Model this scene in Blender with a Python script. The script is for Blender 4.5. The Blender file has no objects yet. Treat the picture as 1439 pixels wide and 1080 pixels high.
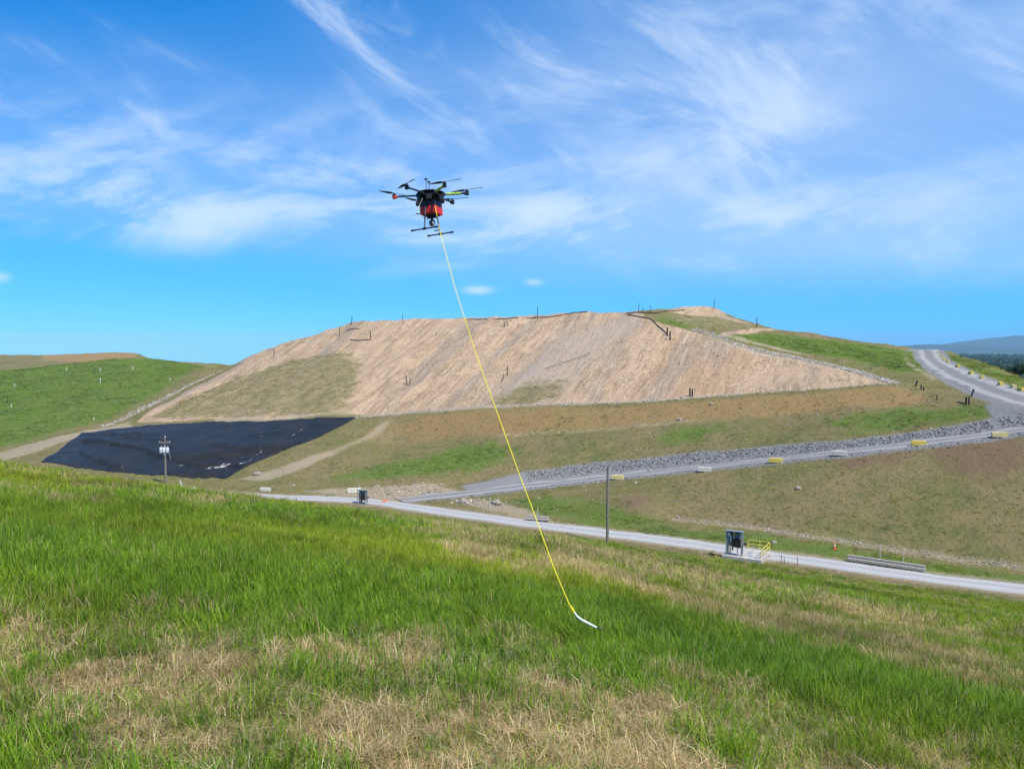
import bpy, bmesh, math, random
import numpy as np
from mathutils import Vector, Matrix
R = math.radians
rng = np.random.default_rng(7); random.seed(7)
sc = bpy.context.scene
C = sc.collection

# ------------------------------------------------------------------ camera, sky, sun, exposure
F = 1080.0; PITCH = math.atan((540 - 488) / F)
cam = bpy.data.cameras.new('camera'); co = bpy.data.objects.new('camera', cam); C.objects.link(co)
cam.sensor_width = 36; cam.lens = 36 * F / 1439; cam.clip_start = .05; cam.clip_end = 60000
co.location = (0, 0, 0); co.rotation_euler = (math.pi / 2 - PITCH, 0, 0); sc.camera = co
SUN_AZ, SUN_EL = R(138), R(54)
S = Vector((math.sin(SUN_AZ) * math.cos(SUN_EL), math.cos(SUN_AZ) * math.cos(SUN_EL), math.sin(SUN_EL)))
sl = bpy.data.lights.new('sun', 'SUN'); so = bpy.data.objects.new('sun', sl); C.objects.link(so)
sl.energy = 4.6; sl.angle = R(.53); sl.color = (1, .94, .82)
so.rotation_euler = S.to_track_quat('Z', 'Y').to_euler(); so.location = S * 50
sc.view_settings.view_transform = 'Standard'; sc.view_settings.look = 'None'
sc.view_settings.exposure = .27; sc.view_settings.gamma = 1
sc.view_settings.use_curve_mapping = False
sc.cycles.max_bounces = 5; sc.cycles.diffuse_bounces = 2; sc.cycles.glossy_bounces = 2; sc.cycles.transmission_bounces = 3; sc.cycles.volume_bounces = 0

def nd(nt, typ, ins=None, **props):
    n = nt.nodes.new(typ)
    for k, v in props.items(): setattr(n, k, v)
    for k, v in (ins or {}).items():
        if isinstance(v, bpy.types.NodeSocket): nt.links.new(v, n.inputs[k])
        else: n.inputs[k].default_value = v
    return n
def mth(nt, op, a, b=0.0, c=0.0, clamp=False):
    return nd(nt, 'ShaderNodeMath', {0: a, 1: b, 2: c}, operation=op, use_clamp=clamp).outputs[0]
def mixc(nt, f, a, b, bt='MIX'):
    n = nd(nt, 'ShaderNodeMix', data_type='RGBA', blend_type=bt)
    for i, v in ((0, f), (6, a), (7, b)):
        if isinstance(v, bpy.types.NodeSocket): nt.links.new(v, n.inputs[i])
        else: n.inputs[i].default_value = v if i == 0 else (tuple(v) + (1,))[:4]
    return n.outputs[2]
def ramp(nt, v, a, b, lo=0.0, hi=1.0):
    return nd(nt, 'ShaderNodeMapRange', {0: v, 1: a, 2: b, 3: lo, 4: hi}, interpolation_type='SMOOTHSTEP').outputs[0]
def noi(nt, vec, scale, det=4, rough=.55, dist=0.0):
    return nd(nt, 'ShaderNodeTexNoise', {'Vector': vec, 'Scale': scale, 'Detail': det, 'Roughness': rough, 'Distortion': dist}).outputs[0]

w = bpy.data.worlds.new('World'); sc.world = w; w.use_nodes = True
nt = w.node_tree; nt.nodes.clear()
gen = nd(nt, 'ShaderNodeTexCoord').outputs['Generated']
sx = nd(nt, 'ShaderNodeSeparateXYZ', {0: gen})
zz = mth(nt, 'ADD', mth(nt, 'MULTIPLY', mth(nt, 'MAXIMUM', sx.outputs[2], 0.0), .8), .2)      # clear dry air: no yellow band at the horizon
svec = nd(nt, 'ShaderNodeVectorMath', {0: nd(nt, 'ShaderNodeCombineXYZ', {0: sx.outputs[0], 1: sx.outputs[1], 2: zz}).outputs[0]}, operation='NORMALIZE').outputs[0]
sky = nd(nt, 'ShaderNodeTexSky', {'Vector': svec}, sky_type='NISHITA', sun_disc=False)
sky.sun_elevation = SUN_EL; sky.sun_rotation = SUN_AZ; sky.altitude = 300
sky.air_density = 1.0; sky.dust_density = .2; sky.ozone_density = 2.0
skyc = nd(nt, 'ShaderNodeHueSaturation', {'Saturation': 1.48, 'Value': 1.70, 'Fac': 1.0, 'Hue': .503, 'Color': sky.outputs[0]}).outputs[0]
skyc = mixc(nt, ramp(nt, sx.outputs[2], .0, .32, 1.0, 0.0), skyc, (.82, 1.17, 1.10), 'MULTIPLY')
ay = mth(nt, 'MAXIMUM', mth(nt, 'ABSOLUTE', sx.outputs[1]), .02)
uu = mth(nt, 'DIVIDE', sx.outputs[0], ay); vv = mth(nt, 'DIVIDE', sx.outputs[2], ay)
uv = nd(nt, 'ShaderNodeCombineXYZ', {0: uu, 1: vv, 2: 0.0}).outputs[0]
front = mth(nt, 'GREATER_THAN', sx.outputs[1], 0.0)
# cirrus: soft streaks, each a patch of sky direction filled with wispy noise
def wisp(ang, sxy, scale, dist, seed, det=8, rough=.64):
    m = nd(nt, 'ShaderNodeMapping', {'Vector': gen, 'Rotation': (0, R(ang), 0)}).outputs[0]
    m = nd(nt, 'ShaderNodeMapping', {'Vector': m, 'Location': (seed, seed * .7, 0), 'Scale': sxy}).outputs[0]
    return noi(nt, m, scale, det, rough, dist)
wA = wisp(9, (1, 1, 3.2), 3.6, .45, 7.9)
wB = wisp(-30, (1, 1, 2.8), 4.4, .6, 9.4)
feats = [(60,245,260,75,-4,1.15,0),(230,312,330,38,-7,1.0,0),(222,190,16,62,27,.75,1),(480,60,90,26,-32,.8,1),(560,105,80,36,-28,.75,1),
 (450,265,260,70,12,.85,0),(700,290,200,52,0,1.25,0),(880,318,240,36,0,1.5,0),(790,105,120,44,-10,.75,1),(690,180,90,30,14,.7,0),
 (1060,180,75,52,45,.75,1),(980,225,150,32,22,.95,0),(1200,320,340,75,4,.85,0),(330,337,280,5,-7,.45,0),(1230,110,420,200,15,.45,1),
 (1230,130,420,230,10,.24,2),(250,230,420,110,0,.10,2),(1250,350,380,60,0,.12,2),(60,120,300,60,0,.2,1)]
def gauss(px, py, rx, ry, an):
    m = nd(nt, 'ShaderNodeMapping', {'Vector': uv, 'Location': ((px - 719.5) / F, (488 - py) / F, 0), 'Rotation': (0, 0, R(an)), 'Scale': (rx / F * 1.25, ry / F * 1.25, 1)}, vector_type='TEXTURE').outputs[0]
    l = nd(nt, 'ShaderNodeVectorMath', {0: m, 1: m}, operation='DOT_PRODUCT').outputs[1]
    return mth(nt, 'POWER', 2.718, mth(nt, 'MULTIPLY', l, -1.0))
sums = [0.0, 0.0, 0.0]
for (px, py, rx, ry, an, amp, k) in feats: sums[k] = mth(nt, 'MULTIPLY_ADD', gauss(px, py, rx, ry, an), amp, sums[k])
tA = mth(nt, 'MULTIPLY', sums[0], ramp(nt, wA, .40, .68, .03, .60)); tB = mth(nt, 'MULTIPLY', sums[1], ramp(nt, wB, .41, .68, .03, .60))
edge = mth(nt, 'SUBTRACT', vv, mth(nt, 'MULTIPLY_ADD', mth(nt, 'MINIMUM', uu, 0.0), -.125, .083))      # the cirrus sheet ends in a clean slanting edge
tot = mth(nt, 'MULTIPLY', mth(nt, 'MULTIPLY', mth(nt, 'ADD', mth(nt, 'ADD', tA, tB), sums[2]), ramp(nt, edge, -.045, .05)), front)
gen_c = mth(nt, 'MULTIPLY', ramp(nt, wB, .5, .8), ramp(nt, sx.outputs[2], .12, .3, 0, .35))   # the same thin cirrus goes on all round
tot = mth(nt, 'ADD', tot, gen_c)
puff = 0.0
for (px, py, rx, ry, amp) in ((672,408,13,3.8,.8),(750,397,8,3,.5),(5,390,10,5,.4)): puff = mth(nt, 'MULTIPLY_ADD', gauss(px, py, rx, ry, 0), amp, puff)
tot = mth(nt, 'ADD', tot, mth(nt, 'MULTIPLY', puff, front))
tot = mth(nt, 'MULTIPLY', mth(nt, 'SUBTRACT', 1.0, mth(nt, 'POWER', 2.718, mth(nt, 'MULTIPLY', tot, -1.9))), .85)
cloudy = mixc(nt, tot, skyc, (5.6, 6.7, 8.2))
bg = nd(nt, 'ShaderNodeBackground', {0: cloudy, 1: .115})
nt.links.new(bg.outputs[0], nd(nt, 'ShaderNodeOutputWorld').inputs[0])
w.cycles.sampling_method = 'MANUAL'; w.cycles.sample_map_resolution = 256

# ------------------------------------------------------------------ helpers
cp, sp = math.cos(PITCH), math.sin(PITCH)
def ray(px, py):
    a = (px - 719.5) / F; b = -(py - 540) / F
    return np.array([a, cp + b * sp, -sp + b * cp])
def P(px, py, Y): d = ray(px, py); return d * (Y / d[1])
def Pz(px, py, z): d = ray(px, py); return d * (z / d[2])
def tag(o, label=None, cat=None, group=None, kind=None):
    for k, v in (('label', label), ('category', cat), ('group', group), ('kind', kind)):
        if v: o[k] = v
    return o
def npmesh(name, V, Fc, smooth=True):
    V = np.asarray(V, np.float32); Fc = np.asarray(Fc, np.int32); k = Fc.shape[1]
    me = bpy.data.meshes.new(name)
    me.vertices.add(len(V)); me.vertices.foreach_set('co', V.ravel())
    me.loops.add(Fc.size); me.loops.foreach_set('vertex_index', Fc.ravel())
    me.polygons.add(len(Fc)); me.polygons.foreach_set('loop_start', np.arange(0, Fc.size, k, dtype=np.int32))
    me.polygons.foreach_set('loop_total', np.full(len(Fc), k, np.int32))
    me.polygons.foreach_set('use_smooth', np.full(len(Fc), smooth))
    me.update(calc_edges=True); me.validate(); return me
def link(name, me, m, parent=None, coll=None):
    o = bpy.data.objects.new(name, me); (coll or C).objects.link(o)
    if m and not me.materials: me.materials.append(m)
    if parent: o.parent = parent
    return o
def empty(name, loc, rz=0):
    o = bpy.data.objects.new(name, None); C.objects.link(o); o.location = loc; o.rotation_euler = (0, 0, rz); o.empty_display_size = .3
    return o
class MB:
    def __init__(s): s.bm = bmesh.new()
    def box(s, c, d, rot=None, bevel=0):
        r = bmesh.ops.create_cube(s.bm, size=1); M = Matrix.Translation(c) @ (rot.to_4x4() if rot else Matrix()) @ Matrix.Diagonal((*d, 1))
        bmesh.ops.transform(s.bm, matrix=M, verts=r['verts'])
        if bevel: bmesh.ops.bevel(s.bm, geom=list({e for v in r['verts'] for e in v.link_edges}), offset=bevel, segments=2, affect='EDGES', profile=.6)
        return s
    def tube(s, pts, rad, n=8, cap=True):
        pts = [Vector(p) for p in pts]; rs = rad if hasattr(rad, '__len__') else [rad] * len(pts); rings = []
        up = Vector((0, 0, 1))
        for i, p in enumerate(pts):
            t = (pts[min(i + 1, len(pts) - 1)] - pts[max(i - 1, 0)]).normalized()
            a = t.cross(up if abs(t.z) < .9 else Vector((1, 0, 0))).normalized(); b = a.cross(t).normalized()
            rings.append([s.bm.verts.new(p + (a * math.cos(2 * math.pi * k / n) + b * math.sin(2 * math.pi * k / n)) * rs[i]) for k in range(n)])
        for q, r in zip(rings, rings[1:]):
            for k in range(n): s.bm.faces.new((q[k], q[(k + 1) % n], r[(k + 1) % n], r[k]))
        if cap: s.bm.faces.new(rings[0][::-1]); s.bm.faces.new(rings[-1])
        return s
    def lathe(s, c, prof, n=16):
        c = Vector(c); return s.tube([c + Vector((0, 0, z)) for r, z in prof], [max(r, .0005) for r, z in prof], n)
    def mesh(s, name, smooth=False):
        bmesh.ops.recalc_face_normals(s.bm, faces=s.bm.faces)
        me = bpy.data.meshes.new(name); s.bm.to_mesh(me); s.bm.free()
        if smooth:
            for p in me.polygons: p.use_smooth = True
            try: me.set_sharp_from_angle(angle=R(40))
            except Exception: pass
        return me
    def build(s, name, m, parent=None, smooth=False): return link(name, s.mesh(name, smooth), m, parent)

# value noise
def vnoise(x, y, seed):
    g = np.random.default_rng(seed).random((256, 256)); xi = np.floor(x).astype(int); yi = np.floor(y).astype(int)
    fx = x - xi; fy = y - yi; fx = fx * fx * (3 - 2 * fx); fy = fy * fy * (3 - 2 * fy)
    a, b = xi & 255, yi & 255; a1, b1 = (a + 1) & 255, (b + 1) & 255
    return (g[a, b] * (1 - fx) + g[a1, b] * fx) * (1 - fy) + (g[a, b1] * (1 - fx) + g[a1, b1] * fx) * fy - .5
def fbm(x, y, sc_, octv=4, seed=1, gain=.5):
    r = 0; a = 1; f = 1 / sc_
    for i in range(octv): r = r + a * vnoise(x * f + 17.3 * i, y * f - 9.1 * i, seed + i); a *= gain; f *= 2.03
    return r

# ------------------------------------------------------------------ site terrain from its grading lines
X0, X1, Y0, Y1 = -330, 230, -20, 430
def near_z(x, y):
    x = np.clip(x, -75, 75); q = np.clip((x / np.maximum(y, 1) - .12) / .18, 0, 1); q = q * q * (3 - 2 * q) * np.clip(y / 12, 0, 1)
    p_ = np.clip((-x / np.maximum(y, 1) - .1) / .3, 0, 1) * np.clip(y / 12, 0, 1); return -1.7 - (.1785 + .021 * q + .0055 * p_) * y - .142 * x - .0007 * y * np.abs(y)
def D(y900, px): return y900 * 1.0647 / (1 + .387 * (px - 719.5) / F)
BL = []
def bl(*pts): BL.append([P(*p) for p in pts]); return BL[-1]
def off(poly, d):
    out = []
    for i, p in enumerate(poly):
        t = np.array(poly[min(i + 1, len(poly) - 1)][:2]) - np.array(poly[max(i - 1, 0)][:2]); t = t / np.linalg.norm(t)
        out.append(np.array([p[0] - t[1] * d, p[1] + t[0] * d, p[2]]))
    return out
ZR = -25.0
road_far = [Pz(x, y, ZR) for x, y in ((120,683),(220,687),(310,691),(380,695),(500,699),(560,705),(602,711),(658,719),(735,729),(780,735),(851,744),(934,754),(1015,765),(1084,775),(1140,782),(1190,789),(1304,805),(1439,821),(1560,838))]
road_c = off(road_far, -1.9)
BL.append(road_far); BL.append(off(road_far, -3.8)); BL.append(off(road_far, -7))
BL.append([Pz(x, y, -24.7) for x, y in ((945,726),(1045,740),(1140,758),(1179,761),(1290,776),(1439,797),(1560,815))])
haul_c = [P(*p) for p in ((560,703,125),(600,699,127.5),(660,692,130),(740,683,133),(800,677,132.5),(868,669,131),(990,656,126),(1090,646,121.5),(1180,635,117.5),(1290,623,114),(1405,609,111),(1439,604,110),(1520,592,107))]
BL.append(off(haul_c, 2.8)); BL.append(off(haul_c, -2.8))
hY = lambda px: np.interp(px, (660,740,868,990,1090,1180,1290,1405), (130,133,131,126,121.5,117.5,114,111)) + 5.2
riptop = bl(*[(x, y, hY(x)) for x, y in ((660,679),(700,673),(783,660),(894,647),(978,636),(1100,624),(1179,617),(1318,600),(1401,585))])
bl(*[(x, y, D(147, x)) for x, y in ((545,626),(600,621),(700,613),(839,604),(950,592),(1100,586),(1195,572),(1295,570))])
bench = [(501,587),(540,585),(600,578),(700,573),(850,568),(950,562),(1040,556),(1100,551),(1180,546),(1260,541)]
bl(*[(x, y, D(154, x)) for x, y in bench]); bl(*[(x, y - 2, D(157.5, x)) for x, y in bench])
bl((340,506,258),(395,482,252),(440,469,250),(490,452,250),(560,449,246),(620,446,243),(740,443,236),(826,437,230),(880,438,226),(930,436,222))
bl((930,436,222),(945,433,236),(960,430,245),(1003,430,245),(1020,441,240),(1045,451,240),(1063,456,242),(1090,462,243),(1140,468,245),(1200,478,248),(1250,484,250),(1290,490,252))
bl((905,441,222),(930,453,214),(975,464,207))
chute_r = bl((975,464,207),(1010,473,202),(1040,486,195),(1080,496,188),(1120,503,181),(1180,516,169),(1220,527,160),(1262,540,146))
chute_l = bl((314,520,262),(270,540,243),(222,564,224),(167,592,203),(140,600,198))
lin_b = [(57,650,155),(110,656,153.5),(167,662,152),(222,669,149),(270,672,148),(317,674,147)]
lin_t = [(114,609,190),(194,599,192),(300,592,188),(400,591,182),(501,586,177)]
bl(*lin_b); bl(*lin_t); bl((57,650,155),(85,629,171),(114,609,190))
BL.append([Pz(x, y, -24.6) for x, y in ((420,683),(500,685),(560,687),(620,684),(670,679))])
bl((-200,690,150),(-120,665,165),(0,637,178),(60,620,186),(100,607,194),(140,600,198))
bl((-150,530,295),(0,522,300),(60,516,305),(100,511,310),(150,505,315),(200,502,318),(250,508,318),(283,514,312))
bl((-150,500,400),(0,497,400),(60,498,400),(100,497,400),(150,494,400),(190,495,395),(203,501,380))
bl((-150,520,350),(0,514,350),(100,508,352)); bl((236,506,425),(330,511,412))
rL = [(1288,491,262),(1290,494,250),(1296,506,205),(1318,525,165),(1346,542,142),(1387,559,125),(1426,571,117),(1470,580,112)]
rR = [(1316,490,262),(1318,492,250),(1323,506,207),(1354,520,168),(1387,531,148),(1439,548,127),(1490,560,118),(1540,572,112)]
up_c = [(np.array(P(*a)) + np.array(P(*b))) / 2 for a, b in zip(rL, rR)]
bl(*rL); bl(*rR)
bl((1322,490,252),(1350,500,215),(1380,511,190),(1410,522,172),(1439,533,160),(1500,560,140))
BL.append([(-75,300,1),(-20,300,3),(40,300,4),(75,295,3)]); BL.append([(90,300,-8),(150,300,-14),(180,290,-16)])
BL.append([(X0,Y1,-62),(X1,Y1,-62)]); BL.append([(X1,Y1,-62),(X1,140,-62),(X1,Y0,-50)]); BL.append([(X0,Y1,-62),(X0,Y0,-24)])

def solve(h):
    nx = int((X1 - X0) / h) + 1; ny = int((Y1 - Y0) / h) + 1
    acc = np.zeros((nx, ny)); cnt = np.zeros((nx, ny))
    for pl in BL:
        for a, b in zip(pl, pl[1:]):
            a = np.array(a, float); b = np.array(b, float); n = max(2, int(np.linalg.norm(b - a) / (h * .4)) + 1)
            q = a + (b - a) * np.linspace(0, 1, n)[:, None]
            i = np.rint((q[:, 0] - X0) / h).astype(int); j = np.rint((q[:, 1] - Y0) / h).astype(int)
            ok = (i >= 0) & (i < nx) & (j >= 0) & (j < ny)
            np.add.at(acc, (i[ok], j[ok]), q[ok, 2]); np.add.at(cnt, (i[ok], j[ok]), 1)
    gx, gy = np.meshgrid(X0 + h * np.arange(nx), Y0 + h * np.arange(ny), indexing='ij')
    nm = (gy <= 52) & (np.abs(gx) < 75)
    fix = (cnt > 0) | nm; val = np.where(nm, near_z(gx, gy), acc / np.maximum(cnt, 1))
    return gx, gy, fix, val
Z = None
for h, it in ((10, 500), (5, 300), (2.5, 260), (1.25, 160), (1.0, 60)):
    gx, gy, fix, val = solve(h)
    if Z is None: Z = np.full(gx.shape, -20.0)
    else:
        fi = (gx - X0) / hp; fj = (gy - Y0) / hp
        i0 = np.minimum(fi.astype(int), Z.shape[0] - 2); j0 = np.minimum(fj.astype(int), Z.shape[1] - 2); a = fi - i0; b = fj - j0
        Z = (Z[i0, j0] * (1 - a) + Z[i0 + 1, j0] * a) * (1 - b) + (Z[i0, j0 + 1] * (1 - a) + Z[i0 + 1, j0 + 1] * a) * b
    hp = h
    for _ in range(it):
        Zp = np.pad(Z, 1, mode='edge'); Z = (Zp[2:, 1:-1] + Zp[:-2, 1:-1] + Zp[1:-1, 2:] + Zp[1:-1, :-2]) / 4
        Z[fix] = val[fix]
for _ in range(2):
    Zp = np.pad(Z, 1, mode='edge'); Z = .5 * Z + .125 * (Zp[2:, 1:-1] + Zp[:-2, 1:-1] + Zp[1:-1, 2:] + Zp[1:-1, :-2])
NX, NY = Z.shape
def zat(x, y):
    x = np.clip(np.asarray(x, float), X0, X1 - .001); y = np.clip(np.asarray(y, float), Y0, Y1 - .001)
    fi = x - X0; fj = y - Y0; i = fi.astype(int); j = fj.astype(int); a = fi - i; b = fj - j
    return (Z[i, j] * (1 - a) + Z[i + 1, j] * a) * (1 - b) + (Z[i, j + 1] * (1 - a) + Z[i + 1, j + 1] * a) * b
def hit(px, py, ymin=1.0):
    for k in range(60):
        d = ray(px, py + k * .5); t = np.concatenate([np.arange(ymin, 60, .05), np.arange(60, 429, .2)]) / d[1]
        q = d[None] * t[:, None]; u = q[:, 2] - zat(q[:, 0], q[:, 1]); s = np.nonzero(u < 0)[0]
        if len(s): return q[s[0]]
    return q[-1]
FAR = 58.0      # beyond the near slope's crest
def hf(px, py): return hit(px, py, FAR)
def pdist(x, y, poly):
    d = np.full(x.shape, 1e9)
    for a, b in zip(poly, poly[1:]):
        a = np.array(a[:2]); b = np.array(b[:2]); e = b - a; t = np.clip(((x - a[0]) * e[0] + (y - a[1]) * e[1]) / (e @ e + 1e-9), 0, 1)
        d = np.minimum(d, np.hypot(x - a[0] - t * e[0], y - a[1] - t * e[1]))
    return d
def sdf(x, y, poly):
    pl = [np.array(p[:2]) for p in poly]; d = pdist(x, y, pl + pl[:1]); ins = np.zeros(x.shape, bool)
    for a, b in zip(pl, pl[1:] + pl[:1]):
        c = ((a[1] > y) != (b[1] > y)); ins ^= c & (x < (b[0] - a[0]) * (y - a[1]) / (b[1] - a[1] + 1e-12) + a[0])
    return np.where(ins, d, -d)
def pxpoly(pts, near=False):
    out = []
    for p in pts:
        q = (hit if near else hf)(p[0], p[1]); k = p[2] if len(p) > 2 else 1.0
        out.append((q[0] * k, q[1] * k))
    return out
# regions, as outlines on the ground
tan_poly = pxpoly([(190,594),(240,592),(300,588),(400,588),(505,583),(540,582),(600,576),(700,571),(850,566),(950,560),(1040,554),(1100,549),(1180,544),(1255,540),(1220,528),(1180,518),(1120,506),(1080,499),(1040,489),(975,467),(930,456),(905,446,1.0),(880,442,1.08),(826,441,1.1),(740,447,1.1),(620,450,1.1),(560,453,1.1),(490,457,1.1),(440,474,1.08),(395,487,1.06),(345,510,1.04),(314,524),(270,545),(222,570)])
REG = {
 'tan': [tan_poly, pxpoly([(935,438),(960,434,1.1),(1003,434,1.1),(1022,444),(1060,457),(1000,447),(950,441)]), pxpoly([(1010,470),(1063,461),(1100,464),(1060,468),(1020,474)]),
         ],
 'olive': [pxpoly([(205,588),(250,562),(330,530),(400,508),(480,494),(508,512),(495,550),(470,582),(400,584),(300,586)]), pxpoly([(930,445),(1010,446),(1060,460),(1000,468),(975,462)]),
           pxpoly([(690,568),(740,540),(790,535),(780,560),(740,570)])],
 'green': [pxpoly([(-60,650),(0,630),(60,613),(100,602),(150,590),(200,562),(240,540),(272,520),(283,515,1.04),(250,510,1.08),(200,504,1.08),(150,507,1.08),(100,513,1.05),(60,518,1.05),(0,524,1.05),(-60,528,1.05)]),
   pxpoly([(1012,472),(1080,470),(1140,474),(1200,482),(1290,496),(1305,522),(1270,524),(1200,506),(1120,494),(1060,483)]), pxpoly([(925,447),(950,443),(970,452),(985,461),(960,463),(935,455)]),
   pxpoly([(1326,495),(1350,503),(1380,514),(1410,525),(1439,536),(1460,552),(1400,533),(1360,519),(1332,506)]),
   pxpoly([(470,670),(530,655),(600,645),(640,632),(690,625),(720,640),(680,655),(600,668),(520,673)]), pxpoly([(750,607),(800,577),(850,574),(840,590),(800,603)]),
   pxpoly([(700,700),(770,698),(850,712),(930,735),(850,738),(760,722)]), pxpoly([(780,731),(930,740),(1040,752),(1140,766),(1290,786),(1439,808),(1439,817),(1300,800),(1140,778),(1000,760),(850,740)]),
   pxpoly([(930,612),(1000,598),(1010,608),(950,622)]), pxpoly([(1180,590),(1260,575),(1380,572),(1395,584),(1300,595),(1200,605)])],
 'brown': [pxpoly([(60,501,1.04),(100,500,1.04),(190,498,1.04),(200,503),(100,508),(60,507)]), pxpoly([(550,606),(600,581),(700,575),(850,570),(1000,561),(1100,554),(1260,543),(1305,560),(1295,569),(1195,571),(1100,584),(950,591),(839,602),(700,611),(600,619)])],
 'orange': [pxpoly([(925,475),(975,468),(1040,490),(1085,503),(1075,525),(1060,548),(950,558),(890,562),(910,520)])],
 'gray': [pxpoly([(790,480),(850,445),(905,448),(865,480),(810,530),(775,566),(690,566),(730,525)])],
 'pale': [pxpoly([(470,690),(540,684),(615,683),(625,690),(590,700),(560,706),(500,700)]), pxpoly([(330,674),(400,656),(470,634),(530,600),(545,590),(548,594),(500,624),(430,658),(370,677)]),
   pxpoly([(-40,652),(0,637),(60,620),(120,606),(180,592),(186,600),(110,614),(60,632),(0,648)]), pxpoly([(300,591),(400,590),(505,585),(560,583),(620,577),(620,574),(540,580),(400,585),(300,587)]),
   pxpoly([(620,577),(750,571),(850,567),(950,561),(1040,555),(1040,553),(950,559),(850,564),(750,568),(620,573)]), pxpoly([(700,614),(840,604.5),(950,592.5),(1000,589.5),(1000,588.5),(950,591),(840,602.5),(700,612)]), [tuple(p[:2]) for p in off(road_c, 2.7)] + [tuple(p[:2]) for p in off(road_c, -2.7)][::-1], pxpoly([(420,690),(470,686),(620,682),(650,690),(600,702),(520,700)]),
   pxpoly([(630,701),(690,702),(760,722),(740,727),(680,716)]), pxpoly([(975,463),(1040,483),(1120,500),(1200,518),(1255,537),(1200,524),(1120,508),(1030,489)]),
   pxpoly([(945,724),(1045,738),(1140,755),(1290,773),(1439,794),(1439,799),(1290,778),(1140,760),(1045,743),(945,728)]), pxpoly([(1160,809),(1280,824),(1282,827),(1160,812)]), pxpoly([(1330,838),(1439,847),(1439,850),(1330,841)]),
   pxpoly([(1272,496),(1278,510),(1316,532),(1313,535),(1274,513),(1269,498)]), pxpoly([(1010,472),(1040,474),(1140,498),(1139,500),(1040,479)])],
 'gravel': [[tuple(p[:2]) for p in off(haul_c, 5.6)[2:]] + [tuple(p[:2]) for p in off(haul_c, -3.6)[2:]][::-1], [tuple(p[:2]) for p in off(up_c, 4.5)] + [tuple(p[:2]) for p in off(up_c, -4.5)][::-1], pxpoly([(1380,565),(1426,570),(1439,585),(1439,602),(1400,600)])],
 'red': [pxpoly([(1300,632),(1350,620),(1439,612),(1460,660),(1380,672),(1330,655)]), pxpoly([(872,702),(895,690),(915,706),(890,720)]), pxpoly([(1180,644),(1280,632),(1290,640),(1200,655)])],
}
# fine relief
s_ax = gx * .93 - gy * .36; q_ax = gx * .36 + gy * .93
flat = np.minimum(1, np.minimum(pdist(gx, gy, road_c), np.minimum(pdist(gx, gy, haul_c), pdist(gx, gy, up_c))) / 5 - .6).clip(0, 1)
tanm = np.clip(sdf(gx, gy, tan_poly) / 4, 0, 1)
rel = fbm(gx, gy, 14, 4, 3) * .55 + fbm(gx, gy, 4, 3, 9) * .28
rel = rel * (1 - .6 * tanm) + tanm * (fbm(s_ax + 3 * fbm(gx, gy, 30, 2, 23), q_ax * .07, 3.4, 3, 21) * .32 + fbm(gx, gy, 30, 2, 33) * .8 + fbm(gx, gy, 5, 4, 31) * .75 * np.clip((45 - s_ax) / 60 - .9, 0, 1.2))
mead = (gy < 60); rel = np.where(mead, fbm(gx, gy, 5, 4, 40) * .34 * np.clip((gy - 1) / 8, .3, 1), rel)
Z = Z + rel * flat
V = np.stack([gx.ravel(), gy.ravel(), Z.ravel()], 1)
I = np.arange(NX * NY).reshape(NX, NY); Q = np.stack([I[:-1, :-1], I[1:, :-1], I[1:, 1:], I[:-1, 1:]], -1).reshape(-1, 4)
att = {k: np.clip(np.max([sdf(gx, gy, p) for p in ps], 0), -8, 8).ravel() for k, ps in REG.items()}

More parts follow.
